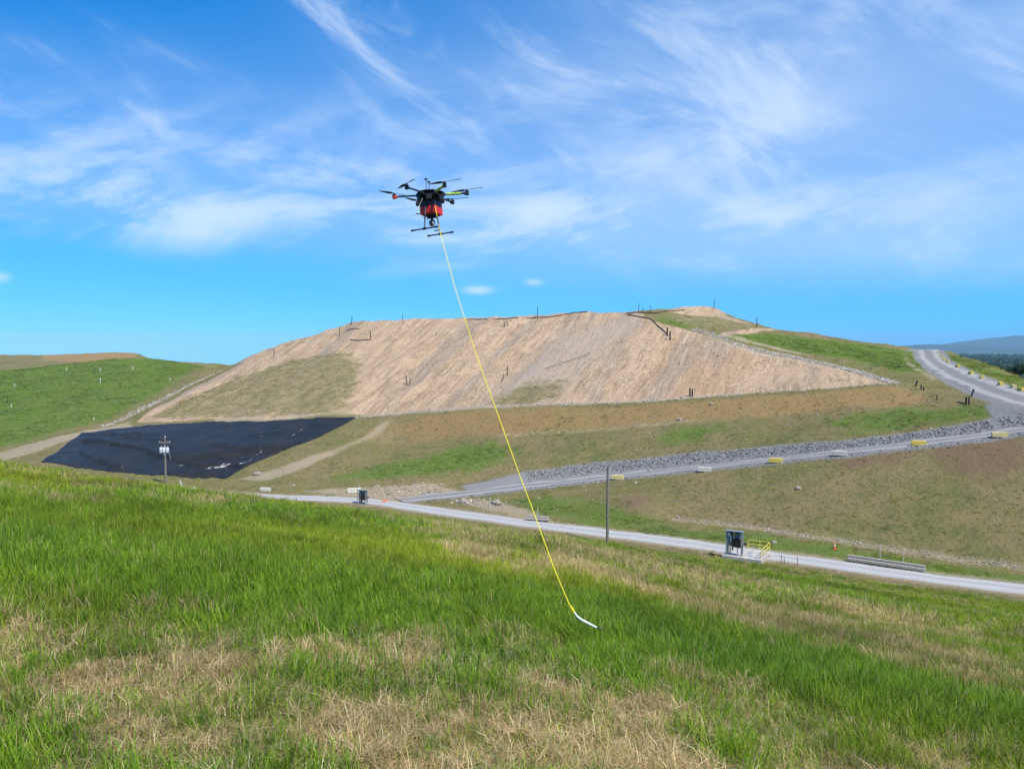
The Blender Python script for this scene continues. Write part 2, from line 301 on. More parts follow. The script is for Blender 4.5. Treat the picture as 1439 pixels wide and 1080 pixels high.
def newmat(name, rough=.9, spec=.2):
    m = bpy.data.materials.new(name); m.use_nodes = True; nt = m.node_tree
    b = nt.nodes['Principled BSDF']; b.inputs['Roughness'].default_value = rough; b.inputs['Specular IOR Level'].default_value = spec
    return m, nt, b
def ground_mat():
    m, nt, b = newmat('ground_cover', .95, .1)
    pos = nd(nt, 'ShaderNodeNewGeometry').outputs['Position']
    n1 = noi(nt, pos, .06, 5, .6); n2 = noi(nt, pos, .35, 5, .65); n3 = noi(nt, pos, 1.6, 5, .7); n4 = noi(nt, pos, 6.0, 4, .7)
    wob = nd(nt, 'ShaderNodeVectorMath', {0: pos, 1: nd(nt, 'ShaderNodeVectorMath', {0: nd(nt, 'ShaderNodeTexNoise', {'Vector': pos, 'Scale': .045, 'Detail': 3.0}).outputs[1], 3: 4.0}, operation='SCALE').outputs[0]}, operation='ADD').outputs[0]
    rot = nd(nt, 'ShaderNodeMapping', {'Vector': wob, 'Rotation': (0, 0, R(21.2))}).outputs[0]; rot = nd(nt, 'ShaderNodeMapping', {'Vector': rot, 'Scale': (1, .07, .05)}).outputs[0]
    st1 = noi(nt, rot, .55, 5, .6); st2 = noi(nt, rot, 2.2, 4, .65)
    A = lambda k: nd(nt, 'ShaderNodeAttribute', attribute_name=k).outputs['Fac']
    def mask(k, wd, amp, shift=0.0, nz=None):
        v = mth(nt, 'ADD', A(k), mth(nt, 'MULTIPLY', mth(nt, 'SUBTRACT', nz or n2, .5), amp)); return ramp(nt, mth(nt, 'ADD', v, shift), -wd, wd)
    col = mixc(nt, ramp(nt, n2, .3, .7), (.235, .185, .078), (.13, .14, .042))
    col = mixc(nt, ramp(nt, n1, .38, .64), col, mixc(nt, n3, (.29, .21, .105), (.19, .155, .065)))
    col = mixc(nt, mth(nt, 'MULTIPLY', ramp(nt, n3, .5, .66), .7), col, (.09, .105, .028))
    col = mixc(nt, mth(nt, 'MULTIPLY', ramp(nt, n4, .52, .7), .5), col, (.33, .27, .15))
    og = mixc(nt, ramp(nt, n2, .35, .65), (.30, .235, .12), (.17, .16, .06))
    gr = mixc(nt, ramp(nt, n2, .3, .7), (.085, .155, .02), (.135, .195, .034)); gr = mixc(nt, mth(nt, 'MULTIPLY', ramp(nt, n3, .5, .7), .65), gr, (.17, .17, .055))
    st3 = noi(nt, rot, 1.15, 3, .6); n6 = noi(nt, pos, 2.4, 8, .8, .4); n7 = noi(nt, pos, .16, 6, .7, .5)
    tn = mixc(nt, ramp(nt, st1, .38, .62), (.43, .285, .17), (.57, .40, .25))
    tn = mixc(nt, ramp(nt, n7, .42, .62), tn, mixc(nt, st2, (.53, .34, .20), (.60, .42, .25)))
    tn = mixc(nt, mth(nt, 'MULTIPLY', ramp(nt, A('orange'), -1.5, 2.5), .85), tn, mixc(nt, st1, (.45, .272, .145), (.52, .345, .195)))
    st0 = noi(nt, rot, .11, 3, .55); n8 = noi(nt, pos, .5, 6, .75, .8)
    tn = mixc(nt, mth(nt, 'MULTIPLY', ramp(nt, st0, .52, .62), .7), tn, (.36, .285, .215)); tn = mixc(nt, mth(nt, 'MULTIPLY', ramp(nt, st0, .46, .38), .6), tn, (.60, .42, .255))
    tn = mixc(nt, mth(nt, 'MULTIPLY', ramp(nt, n8, .56, .66), .55), tn, (.30, .215, .13))
    trk = mth(nt, 'MULTIPLY', ramp(nt, n1, .36, .52, .15, 1), .55)  # grading tracks: shade and lit edges of their relief put into the colour
    tn = mixc(nt, mth(nt, 'MULTIPLY', ramp(nt, st3, .53, .6), trk), tn, (.28, .185, .105))
    tn = mixc(nt, mth(nt, 'MULTIPLY', ramp(nt, st3, .42, .36), trk), tn, (.66, .49, .33))
    tn = mixc(nt, mth(nt, 'MULTIPLY', ramp(nt, n2, .52, .64), .5), tn, (.35, .25, .15))
    tn = mixc(nt, mth(nt, 'MULTIPLY', ramp(nt, n3, .54, .62), .6), tn, (.25, .17, .10))
    tn = mixc(nt, mth(nt, 'MULTIPLY', ramp(nt, n6, .42, .36), .6), tn, (.74, .56, .40))
    tn = mixc(nt, mth(nt, 'MULTIPLY', ramp(nt, n6, .56, .63), .7), tn, (.20, .135, .08))
    br = mixc(nt, n2, (.36, .225, .10), (.27, .18, .07)); br = mixc(nt, mth(nt, 'MULTIPLY', ramp(nt, n3, .55, .75), .5), br, (.19, .15, .05))
    pl = mixc(nt, n3, (.55, .44, .32), (.44, .33, .22))
    gv = mixc(nt, n4, (.16, .155, .15), (.34, .325, .305))
    rd = mixc(nt, n3, (.16, .09, .05), (.24, .165, .095))
    col = mixc(nt, mth(nt, 'MULTIPLY', mask('green', 2.0, 11, .6), .88), col, gr)
    col = mixc(nt, mth(nt, 'MULTIPLY', mask('red', 2.2, 9), .95), col, rd)
    col = mixc(nt, mask('tan', .5, 3.0), col, tn)
    col = mixc(nt, mth(nt, 'MULTIPLY', mask('gray', 4, 16, 0, st1), .6), col, mixc(nt, st2, (.36, .29, .225), (.45, .365, .28)))
    col = mixc(nt, mth(nt, 'MULTIPLY', mask('olive', 2.2, 9), .85), col, og)
    col = mixc(nt, mth(nt, 'MULTIPLY', mask('brown', 1.2, 5.5), .9), col, br)
    col = mixc(nt, mth(nt, 'MULTIPLY', mask('pale', .8, 4.6, 0, n3), .55), col, pl)
    col = mixc(nt, mask('gravel', .4, 1.8), col, gv)
    col = mixc(nt, mth(nt, 'MULTIPLY', ramp(nt, n4, .5, .8), .25), col, (.05, .045, .02))
    nt.links.new(col, b.inputs['Base Color'])
    tk = mask('tan', .5, 3)
    hgt = mth(nt, 'ADD', mth(nt, 'MULTIPLY', n3, .55), mth(nt, 'MULTIPLY', n4, .22))
    hgt = mth(nt, 'ADD', hgt, mth(nt, 'MULTIPLY', mth(nt, 'ADD', mth(nt, 'MULTIPLY', st2, .30), mth(nt, 'MULTIPLY', st1, .35)), tk))
    bp = nd(nt, 'ShaderNodeBump', {'Strength': 1.0, 'Distance': .6, 'Height': hgt}); nt.links.new(bp.outputs[0], b.inputs['Normal'])
    return m
M_ground = ground_mat()
cx = gx[:-1, :-1].ravel() + .5; cy = gy[:-1, :-1].ravel() + .5
toe = np.array([p[:2] for p in off(road_far, -7.5)]); toe = toe[np.argsort(toe[:, 0])]
cls = np.zeros(len(Q), int)
cls[cy < np.interp(cx, toe[:, 0], toe[:, 1])] = 1
lf = [tuple(p[:2]) for p in chute_l[::-1]] + [(-130, 150)] + [tuple(Pz(420, 683, -24.6)[:2]), tuple(Pz(620, 684, -24.6)[:2])] + [tuple(p[:2]) for p in riptop] + [tuple(p[:2]) for p in [P(1426, 571, 118), P(1318, 525, 163), P(1290, 494, 245)]] + [(140, 330), (-80, 330)]
cls[(sdf(cx, cy, lf) > 0) & (cls == 0)] = 2
lh = [tuple(p[:2]) for p in chute_l[::-1]] + [(-90, 330), (-330, 345), (-330, 150), (-140, 165)]
cls[(sdf(cx, cy, lh) > 0) & (cls == 0)] = 3
lt = [(-330, 345), (-90, 330), (-60, 431), (-330, 431)]
cls[(sdf(cx, cy, lt) > 0) & (cls == 0)] = 4
for k, nm in enumerate(('ground', 'grassy_slope', 'landfill_hill', 'green_hill', 'bare_hill')):
    q = Q[cls == k]; u, inv = np.unique(q, return_inverse=True); me = npmesh(nm, V[u], inv.reshape(q.shape))
    for a, v in att.items(): me.attributes.new(a, 'FLOAT', 'POINT').data.foreach_set('value', v[u].astype(np.float32))
    tag(link(nm, me, M_ground), kind='structure')

# ------------------------------------------------------------------ roads
def resample(pl, step):
    pl = np.array([p[:2] for p in pl]); 
    # Catmull-Rom through the points
    out = []
    for i in range(len(pl) - 1):
        p0, p1, p2, p3 = pl[max(i - 1, 0)], pl[i], pl[i + 1], pl[min(i + 2, len(pl) - 1)]
        n = max(2, int(np.linalg.norm(p2 - p1) / step)); t = np.linspace(0, 1, n, endpoint=False)[:, None]
        out.append(.5 * (2 * p1 + (p2 - p0) * t + (2 * p0 - 5 * p1 + 4 * p2 - p3) * t ** 2 + (3 * p1 - p0 - 3 * p2 + p3) * t ** 3))
    return np.concatenate(out + [pl[-1:]])
def ribbon(name, pl, width, m, lift, seg=8, step=.8, edge=.25, seed=1):
    c = resample(pl, step); t = np.gradient(c, axis=0); t /= np.linalg.norm(t, axis=1)[:, None]; nrm = np.stack([-t[:, 1], t[:, 0]], 1)
    v = np.linspace(-1, 1, seg + 1); n = len(c); ar = np.arange(n) * step
    wl = width / 2 + edge * fbm(ar, ar * 0, 3, 3, seed); wr = width / 2 + edge * fbm(ar, ar * 0 + 50, 3, 3, seed + 5)
    wv = np.where(v[None] < 0, wr[:, None], wl[:, None]) * v[None]
    pt = c[:, None] + nrm[:, None] * wv[..., None]
    z = zat(pt[..., 0], pt[..., 1]) + lift; z[:, [0, -1]] -= lift * .9
    Vv = np.concatenate([pt, z[..., None]], -1).reshape(-1, 3); J = np.arange(n * (seg + 1)).reshape(n, seg + 1)
    Fq = np.stack([J[:-1, :-1], J[1:, :-1], J[1:, 1:], J[:-1, 1:]], -1).reshape(-1, 4)
    me = npmesh(name, Vv, Fq); a = me.attributes.new('across', 'FLOAT', 'POINT'); a.data.foreach_set('value', np.tile(v, n).astype(np.float32))
    return tag(link(name, me, m), kind='structure')
def road_mat(name, c1, c2, track, tfac, bump):
    m, nt, b = newmat(name, .92, .15); pos = nd(nt, 'ShaderNodeNewGeometry').outputs['Position']
    n2 = noi(nt, pos, .4, 6, .7); n4 = noi(nt, pos, 5, 5, .75); ac = mth(nt, 'ABSOLUTE', nd(nt, 'ShaderNodeAttribute', attribute_name='across').outputs['Fac'])
    ac = mth(nt, 'ADD', ac, mth(nt, 'MULTIPLY', mth(nt, 'SUBTRACT', n2, .5), .35))
    trk = mth(nt, 'MULTIPLY', ramp(nt, ac, .2, .45), ramp(nt, ac, .85, .6))
    col = mixc(nt, n2, c1, c2); col = mixc(nt, mth(nt, 'MULTIPLY', trk, tfac), col, track)
    col = mixc(nt, mth(nt, 'MULTIPLY', ramp(nt, n4, .5, .7), .5), col, tuple(x * .5 for x in c1)); nt.links.new(col, b.inputs['Base Color'])
    bp = nd(nt, 'ShaderNodeBump', {'Strength': .6, 'Distance': bump, 'Height': n4}); nt.links.new(bp.outputs[0], b.inputs['Normal']); return m
M_paved = road_mat('pale_pavement', (.34, .325, .30), (.42, .40, .375), (.50, .48, .45), .6, .03)
M_haul = road_mat('grey_gravel_road', (.19, .18, .168), (.26, .245, .228), (.40, .375, .34), .8, .1)
ribbon('paved_road', road_c, 3.8, M_paved, .09, edge=.55, seed=2)
ribbon('gravel_haul_road', haul_c, 5.2, M_haul, .11, edge=1.6, seed=3)
ribbon('gravel_hill_road', up_c, 7.0, M_haul, .11, edge=1.8, seed=4)

# ------------------------------------------------------------------ stones (riprap reads as masses)
def simple(name, col, rough=.8, spec=.3, metal=0.0, var=.12, nsc=6.0, bump=0.0):
    m, nt, b = newmat(name, rough, spec); b.inputs['Metallic'].default_value = metal
    pos = nd(nt, 'ShaderNodeTexCoord').outputs['Object']; n = noi(nt, pos, nsc, 5, .65)
    c = mixc(nt, ramp(nt, n, .3, .7), tuple(x * (1 - var) for x in col), tuple(min(1, x * (1 + var)) for x in col)); nt.links.new(c, b.inputs['Base Color'])
    if bump: bp = nd(nt, 'ShaderNodeBump', {'Strength': .7, 'Distance': bump, 'Height': n}); nt.links.new(bp.outputs[0], b.inputs['Normal'])
    return m
def stone_mat(name, a, b2, c2):
    m, nt, b = newmat(name, .9, .15); r = nd(nt, 'ShaderNodeAttribute', attribute_name='rnd').outputs['Fac']
    pos = nd(nt, 'ShaderNodeNewGeometry').outputs['Position']; n = noi(nt, pos, 3, 4, .6)
    col = mixc(nt, ramp(nt, r, .1, .7), a, b2); col = mixc(nt, ramp(nt, r, .8, 1.0), col, c2); col = mixc(nt, mth(nt, 'MULTIPLY', n, .4), col, tuple(x * .5 for x in a)); nt.links.new(col, b.inputs['Base Color']); return m
bmi = bmesh.new(); bmesh.ops.create_icosphere(bmi, subdivisions=1, radius=1); ICO = np.array([v.co[:] for v in bmi.verts]); ICOF = np.array([[v.index for v in f.verts] for f in bmi.faces]); bmi.free()
def stones(name, xy, size, m, label, cat, flat_=.65, seed=1):
    g = np.random.default_rng(seed); n = len(xy); r = size * np.exp(g.normal(0, .45, n)).clip(.3, 2.1)
    v = ICO[None] * (1 + g.normal(0, .16, (n, len(ICO), 1))) * np.stack([r, r * g.uniform(.6, 1, n), r * flat_ * g.uniform(.6, 1.2, n)], -1)[:, None]
    a = g.uniform(0, 6.28, n); ca, sa = np.cos(a)[:, None], np.sin(a)[:, None]
    v = np.stack([v[..., 0] * ca - v[..., 1] * sa, v[..., 0] * sa + v[..., 1] * ca, v[..., 2]], -1)
    v = v + np.concatenate([xy, (zat(xy[:, 0], xy[:, 1]) + r * .18)[:, None]], 1)[:, None]
    f = (ICOF[None] + (np.arange(n) * len(ICO))[:, None, None]).reshape(-1, 3); me = npmesh(name, v.reshape(-1, 3), f, False)
    me.attributes.new('rnd', 'FLOAT', 'POINT').data.foreach_set('value', np.repeat(g.random(n), len(ICO)).astype(np.float32))
    return tag(link(name, me, m), label, cat, kind='stuff')
def along(pl, n, lo, hi, seed, bias=None):
    g = np.random.default_rng(seed); c = resample(pl, .5); i = g.integers(0, len(c) - 1, n)
    t = np.gradient(c, axis=0); t /= np.linalg.norm(t, axis=1)[:, None]; nr = np.stack([-t[:, 1], t[:, 0]], 1)
    return c[i] + nr[i] * g.uniform(lo, hi, n)[:, None] + g.normal(0, .2, (n, 2))
M_rip = stone_mat('grey_riprap', (.12, .118, .115), (.32, .31, .30), (.50, .485, .46)); M_chute = stone_mat('pale_stone', (.30, .26, .21), (.48, .42, .35), (.62, .57, .5)); M_dstone = stone_mat('tan_stone', (.26, .22, .16), (.44, .38, .29), (.6, .54, .45))
stones('riprap_bank', along(haul_c[3:], 5200, 3.1, 5.2, 11), .10, M_rip, 'grey riprap stones banked along the upper edge of haul road', 'riprap', seed=11)
stones('loose_gravel', along(haul_c[1:], 900, -3.9, -2.5, 12), .09, M_rip, 'loose grey gravel along the lower edge of haul road', 'gravel', seed=12)
stones('stone_chute', along(chute_l, 1300, -1.5, 1.5, 13), .17, M_chute, 'pale stones lining the chute beside the green hill', 'riprap', seed=13)
stones('crest_stones', along(chute_r, 1500, -1.6, 1.2, 14), .17, M_chute, 'pale stones lining the chute along right edge of tan slope', 'riprap', seed=14)
cl_ = np.stack([g_.uniform(-150, 90, 60000) for g_ in [np.random.default_rng(77)]] + [np.random.default_rng(78).uniform(135, 262, 60000)], 1); cl_ = cl_[(sdf(cl_[:, 0], cl_[:, 1], tan_poly) > .5)]; cl_ = cl_[np.random.default_rng(79).random(len(cl_)) < np.clip(.45 + 1.5 * fbm(cl_[:, 0], cl_[:, 1], 16, 3, 80), .05, 1)][:9000]
stones('soil_clods', cl_, .10, stone_mat('soil_clod', (.26, .18, .11), (.46, .33, .22), (.68, .56, .44)), 'clods and stones strewn over the tan hill face', 'clods', .8, 20)
ditch = [Pz(x, y, -24.7) for x, y in ((945,726),(1045,740),(1140,758),(1179,761),(1290,776),(1439,797))]
stones('ditch_stones', along(ditch, 900, -.8, .8, 15), .085, M_dstone, 'small tan stones along the ditch at foot of olive slope', 'stones', seed=15)
g = np.random.default_rng(16)
benchxy = [hf(x, y - 1) for x, y in bench]
stones('bench_rubble', along(benchxy, 700, -1.5, 1.5, 17), .15, M_chute, 'pale rubble scattered along the bench under the tan face', 'stones', seed=17)
xy = np.stack([g.uniform(-30, 75, 500), g.uniform(108, 150, 500)], 1); stones('scattered_stones', xy, .11, M_dstone, 'small pale stones scattered over the brown slopes', 'stones', seed=18)
xy = np.concatenate([np.array(hf(x, y)[:2])[None] + g.normal(0, 1.6, (90, 2)) for x, y in ((560,690),(600,688),(690,708),(660,704),(520,688))]); stones('junction_rubble', xy, .16, M_dstone, 'tan rubble heaped round the road junction', 'stones', seed=19)

# ------------------------------------------------------------------ black liner sheet
def poly_at(pl, t):
    pl = np.array([p[:2] for p in pl]); L = np.concatenate([[0], np.cumsum(np.linalg.norm(np.diff(pl, axis=0), axis=1))]); L /= L[-1]
    return np.stack([np.interp(t, L, pl[:, 0]), np.interp(t, L, pl[:, 1])], -1)
def build_liner():
    nu, nv = 330, 150; u = np.linspace(0, 1, nu); v = np.linspace(0, 1, nv)
    b = poly_at([P(*p) for p in lin_b], u); t = poly_at([P(*p) for p in lin_t], u)
    j = fbm(u * 90, u * 0, 3, 3, 71) * .9
    pt = b[:, None] * (1 - v)[None, :, None] + t[:, None] * v[None, :, None]
    pt[..., 1] += j[:, None] * (np.abs(v - .5) * 2)[None] ** 3
    x, y = pt[..., 0], pt[..., 1]; z = zat(x, y) + .16 + fbm(x, y, 9, 3, 72) * .10 + fbm(x, y, 2.2, 2, 73) * .03
    wr = [[(117,621),(155,625),(195,632),(236,645),(290,644),(350,638),(400,634)],[(236,646),(270,656),(310,655),(345,656)],[(112,637),(140,652),(175,662)],[(138,646),(160,655),(172,661)],[(125,611),(190,617),(240,620)],
          [(300,628),(340,631),(380,630),(440,624)],[(120,614),(160,612),(200,609)],[(225,668),(260,668),(300,668)],[(350,612),(400,606),(450,600)]]
    for k, wl in enumerate(wr):
        d = pdist(x, y, resample([hf(*p) for p in wl], 2)); z += (.8, .65, .6, .5, .32, .45, .32, .5, .2)[k] * .8 * np.exp(-(d / .30) ** 2)
    seam = np.abs(((x * .9 + y * .1) % 7) - 3.5); z += .02 * (seam < .25)
    z[:, [0, -1]] -= .1; z[[0, -1]] -= .1
    Vv = np.stack([x, y, z], -1).reshape(-1, 3); J = np.arange(nu * nv).reshape(nu, nv)
    me = npmesh('liner_sheet', Vv, np.stack([J[:-1, :-1], J[1:, :-1], J[1:, 1:], J[:-1, 1:]], -1).reshape(-1, 4))
    dr = np.full(x.shape, -9.0)
    for pl, wd in (([(305,658),(330,655),(352,648)],.9),([(338,645),(360,640),(375,634)],.45),([(410,614),(425,604)],.5),([(240,674),(300,671)],.4),([(292,659),(318,657)],1.0),([(310,641),(322,638)],.4),([(248,655),(258,655)],.5)):
        dr = np.maximum(dr, wd * .5 - pdist(x, y, [hf(*p) for p in pl]))
    me.attributes.new('silt', 'FLOAT', 'POINT').data.foreach_set('value', dr.ravel().astype(np.float32))
    m, nt, bs = newmat('black_liner', .42, .22); pos = nd(nt, 'ShaderNodeNewGeometry').outputs['Position']
    n = noi(nt, pos, .25, 5, .6); n3 = noi(nt, pos, 1.5, 4, .7)
    col = mixc(nt, ramp(nt, n, .3, .7), (.015, .0135, .012), (.026, .023, .021))
    col = mixc(nt, mth(nt, 'MULTIPLY', ramp(nt, n3, .62, .8), .25), col, (.11, .11, .12))
    sxp = nd(nt, 'ShaderNodeSeparateXYZ', {0: pos}); sm_ = mth(nt, 'PINGPONG', mth(nt, 'MULTIPLY_ADD', n, 3.0, mth(nt, 'MULTIPLY_ADD', sxp.outputs[1], .32, sxp.outputs[0])), 3.4)
    col = mixc(nt, mth(nt, 'MULTIPLY', ramp(nt, sm_, .16, .04), mth(nt, 'MULTIPLY', ramp(nt, n3, .4, .65), .5)), col, (.085, .09, .10))
    si = mth(nt, 'ADD', nd(nt, 'ShaderNodeAttribute', attribute_name='silt').outputs['Fac'], mth(nt, 'MULTIPLY', mth(nt, 'SUBTRACT', n3, .55), 2.2))
    col = mixc(nt, ramp(nt, si, 0, .5), col, (.5, .46, .43)); nt.links.new(col, bs.inputs['Base Color'])
    nt.links.new(mth(nt, 'ADD', mth(nt, 'MULTIPLY', n, .25), .38), bs.inputs['Roughness'])
    tag(link('liner_sheet', me, m), 'black plastic liner sheet with wrinkles covering the low slope at left', 'liner')
build_liner()

# ------------------------------------------------------------------ grass on the near slope and thin grass on the slopes beyond
def grass_mat():
    m, nt, b = newmat('grass_blade', .6, .16)
    c = nd(nt, 'ShaderNodeAttribute', attribute_name='col').outputs['Color']; t = nd(nt, 'ShaderNodeAttribute', attribute_name='tint', attribute_type='INSTANCER').outputs['Color']
    col = mixc(nt, 1.0, c, t, 'MULTIPLY'); nt.links.new(col, b.inputs['Base Color'])
    tr = nd(nt, 'ShaderNodeBsdfTranslucent', {0: mixc(nt, 1.0, col, (1.25, 1.25, .6), 'MULTIPLY')})
    mx = nd(nt, 'ShaderNodeMixShader', {0: .38, 1: b.outputs[0], 2: tr.outputs[0]}); nt.links.new(mx.outputs[0], nt.nodes['Material Output'].inputs[0]); return m
M_grass = grass_mat()
GREENS = np.array([(.20,.31,.016),(.155,.265,.014),(.28,.37,.026),(.26,.315,.023),(.10,.18,.014)]); STRAW = np.array([(.57,.41,.20),(.47,.32,.15),(.68,.54,.31),(.35,.235,.11)])
tuft_col = bpy.data.collections.new('grass_tufts')
def tuft(idx, rad, n, h0, h1, wd, dry, lean, seed, lie=0.0):
    g = np.random.default_rng(seed); a = g.uniform(0, 6.283, n); r = rad * np.sqrt(g.random(n))
    # blades gather in small clumps
    kc = max(3, n // 14); cl = g.integers(0, kc, n); ca = g.uniform(0, 6.283, kc); cr = rad * np.sqrt(g.random(kc))
    base = np.stack([np.cos(ca[cl]) * cr[cl], np.sin(ca[cl]) * cr[cl]], 1) + g.normal(0, rad * .11, (n, 2))
    hh = g.uniform(h0, h1, n) * (.75 + .5 * g.random(kc)[cl]); d = g.uniform(0, 6.283, n); ln = hh * lean * g.uniform(.2, 1.3, n)
    isd = g.random(n) < dry; lay = (g.random(n) < lie) & isd; hh = np.where(lay, hh * .35, hh); ln = np.where(lay, ln * 1.2 + .12, ln)
    dx, dy = np.cos(d), np.sin(d); wx, wy = -dy, dx; w_ = wd * g.uniform(.6, 1.3, n) / 2
    V_ = np.zeros((n, 7, 3))
    for k, (f, ww) in enumerate(((0, 1), (.4, .9), (.75, .6))):
        px_ = base[:, 0] + dx * ln * f ** 1.8; py_ = base[:, 1] + dy * ln * f ** 1.8; pz_ = hh * f - .03 * (k == 0)
        V_[:, 2 * k] = np.stack([px_ - wx * w_ * ww, py_ - wy * w_ * ww, pz_], 1); V_[:, 2 * k + 1] = np.stack([px_ + wx * w_ * ww, py_ + wy * w_ * ww, pz_], 1)
    V_[:, 6] = np.stack([base[:, 0] + dx * ln, base[:, 1] + dy * ln, hh * .97], 1)
    T = np.array([(0,1,3),(0,3,2),(2,3,5),(2,5,4),(4,5,6)]); Fc = (T[None] + (np.arange(n) * 7)[:, None, None]).reshape(-1, 3)
    me = npmesh('tuft_%02d' % idx, V_.reshape(-1, 3), Fc, True)
    c = np.where(isd[:, None], STRAW[g.integers(0, 4, n)], GREENS[g.integers(0, 5, n)]) * g.uniform(.75, 1.3, (n, 1)); c = np.concatenate([c, np.ones((n, 1))], 1)
    me.attributes.new('col', 'FLOAT_COLOR', 'POINT').data.foreach_set('color', np.repeat(c, 7, 0).ravel().astype(np.float32))
    return link('tuft_%02d' % idx, me, M_grass, None, tuft_col)
k = 0
for v in range(3): tuft(k, .34, 300, .08, .19, .0056, .06, .75, 100 + k); k += 1            # 0-2 lush, near
for v in range(3): tuft(k, .34, 280, .04, .12, .0050, .40, 1.0, 100 + k, .5); k += 1         # 3-5 mixed, short
for v in range(3): tuft(k, .34, 280, .025, .10, .0046, .93, 1.1, 100 + k, .6); k += 1         # 6-8 straw thatch
for v in range(3): tuft(k, .60, 260, .09, .21, .011, .07, .75, 100 + k); k += 1              # 9-11 lush, farther
for v in range(3): tuft(k, .60, 260, .09, .21, .010, .84, .8, 100 + k, .2); k += 1         # 12-14 dry, farther
for v in range(3): tuft(k, 1.1, 170, .06, .17, .026, .45, .8, 100 + k, .3); k += 1          # 15-17 sparse slope cover
for v in range(3): tuft(k, .34, 280, .08, .19, .0050, .87, .8, 100 + k, .15); k += 1         # 18-20 tall dry, near
for v in range(3): tuft(k, 1.1, 170, .06, .15, .026, .06, .9, 100 + k, .3); k += 1          # 21-23 sparse green slope cover
def scatter_tree(name, coll):
    ng = bpy.data.node_groups.new(name, 'GeometryNodeTree'); ng.interface.new_socket('Geometry', in_out='INPUT', socket_type='NodeSocketGeometry'); ng.interface.new_socket('Geometry', in_out='OUTPUT', socket_type='NodeSocketGeometry')
    gi = ng.nodes.new('NodeGroupInput'); go = ng.nodes.new('NodeGroupOutput'); ip = ng.nodes.new('GeometryNodeInstanceOnPoints'); ci = ng.nodes.new('GeometryNodeCollectionInfo')
    ci.inputs[0].default_value = coll; ci.inputs['Separate Children'].default_value = True; ci.inputs['Reset Children'].default_value = True
    def na(n, t): q = ng.nodes.new('GeometryNodeInputNamedAttribute'); q.data_type = t; q.inputs[0].default_value = n; return q.outputs[0]
    ip.inputs['Pick Instance'].default_value = True; L = ng.links
    L.new(gi.outputs[0], ip.inputs['Points']); L.new(ci.outputs[0], ip.inputs['Instance']); L.new(na('idx', 'INT'), ip.inputs['Instance Index']); L.new(na('rot', 'FLOAT_VECTOR'), ip.inputs['Rotation']); L.new(na('scl', 'FLOAT_VECTOR'), ip.inputs['Scale']); L.new(ip.outputs[0], go.inputs[0])
    return ng
NG_grass = scatter_tree('scatter_grass', tuft_col)
def scatter(name, P3, idx, rot, scl, tint, ng, label, cat, m=None):
    me = bpy.data.meshes.new(name); n = len(P3); me.vertices.add(n); me.vertices.foreach_set('co', P3.astype(np.float32).ravel())
    me.attributes.new('idx', 'INT', 'POINT').data.foreach_set('value', idx.astype(np.int32))
    me.attributes.new('rot', 'FLOAT_VECTOR', 'POINT').data.foreach_set('vector', rot.astype(np.float32).ravel())
    me.attributes.new('scl', 'FLOAT_VECTOR', 'POINT').data.foreach_set('vector', scl.astype(np.float32).ravel())
    me.attributes.new('tint', 'FLOAT_COLOR', 'POINT').data.foreach_set('color', np.concatenate([tint, np.ones((n, 1))], 1).astype(np.float32).ravel())
    o = link(name, me, m); md = o.modifiers.new('scatter', 'NODES'); md.node_group = ng; return tag(o, label, cat, kind='stuff')
def slope_rot(x, y, g):
    zx = (zat(x + .4, y) - zat(x - .4, y)) / .8; zy = (zat(x, y + .4) - zat(x, y - .4)) / .8; n = len(x)
    return np.stack([np.arctan(zy) * .7, -np.arctan(zx) * .7, np.zeros(n)], 1)
def jit(xa, xb, ya, yb, step, g):
    a, b = np.meshgrid(np.arange(xa, xb, step), np.arange(ya, yb, step), indexing='ij'); n = a.size
    return a.ravel() + g.uniform(-.7, .7, n) * step, b.ravel() + g.uniform(-.7, .7, n) * step
dry_band = pxpoly([(560,722),(700,745),(850,778),(970,792),(1135,842),(1320,888),(1439,907),(1560,930),(1560,1010),(1439,985),(1260,942),(1120,912),(990,872),(850,828),(740,806),(640,772),(560,742)], True)
dry_fore = pxpoly([(-80,866),(150,880),(350,885),(560,892),(760,915),(900,955),(1100,990),(1250,1035),(1439,1095),(1500,1400),(700,1900),(-300,1900)], True)
lush_fore = pxpoly([(560,905),(760,900),(1000,930),(1439,1010),(1600,1080),(1439,1090),(1200,1030),(1000,985),(760,940)], True)
g = np.random.default_rng(50); parts = []
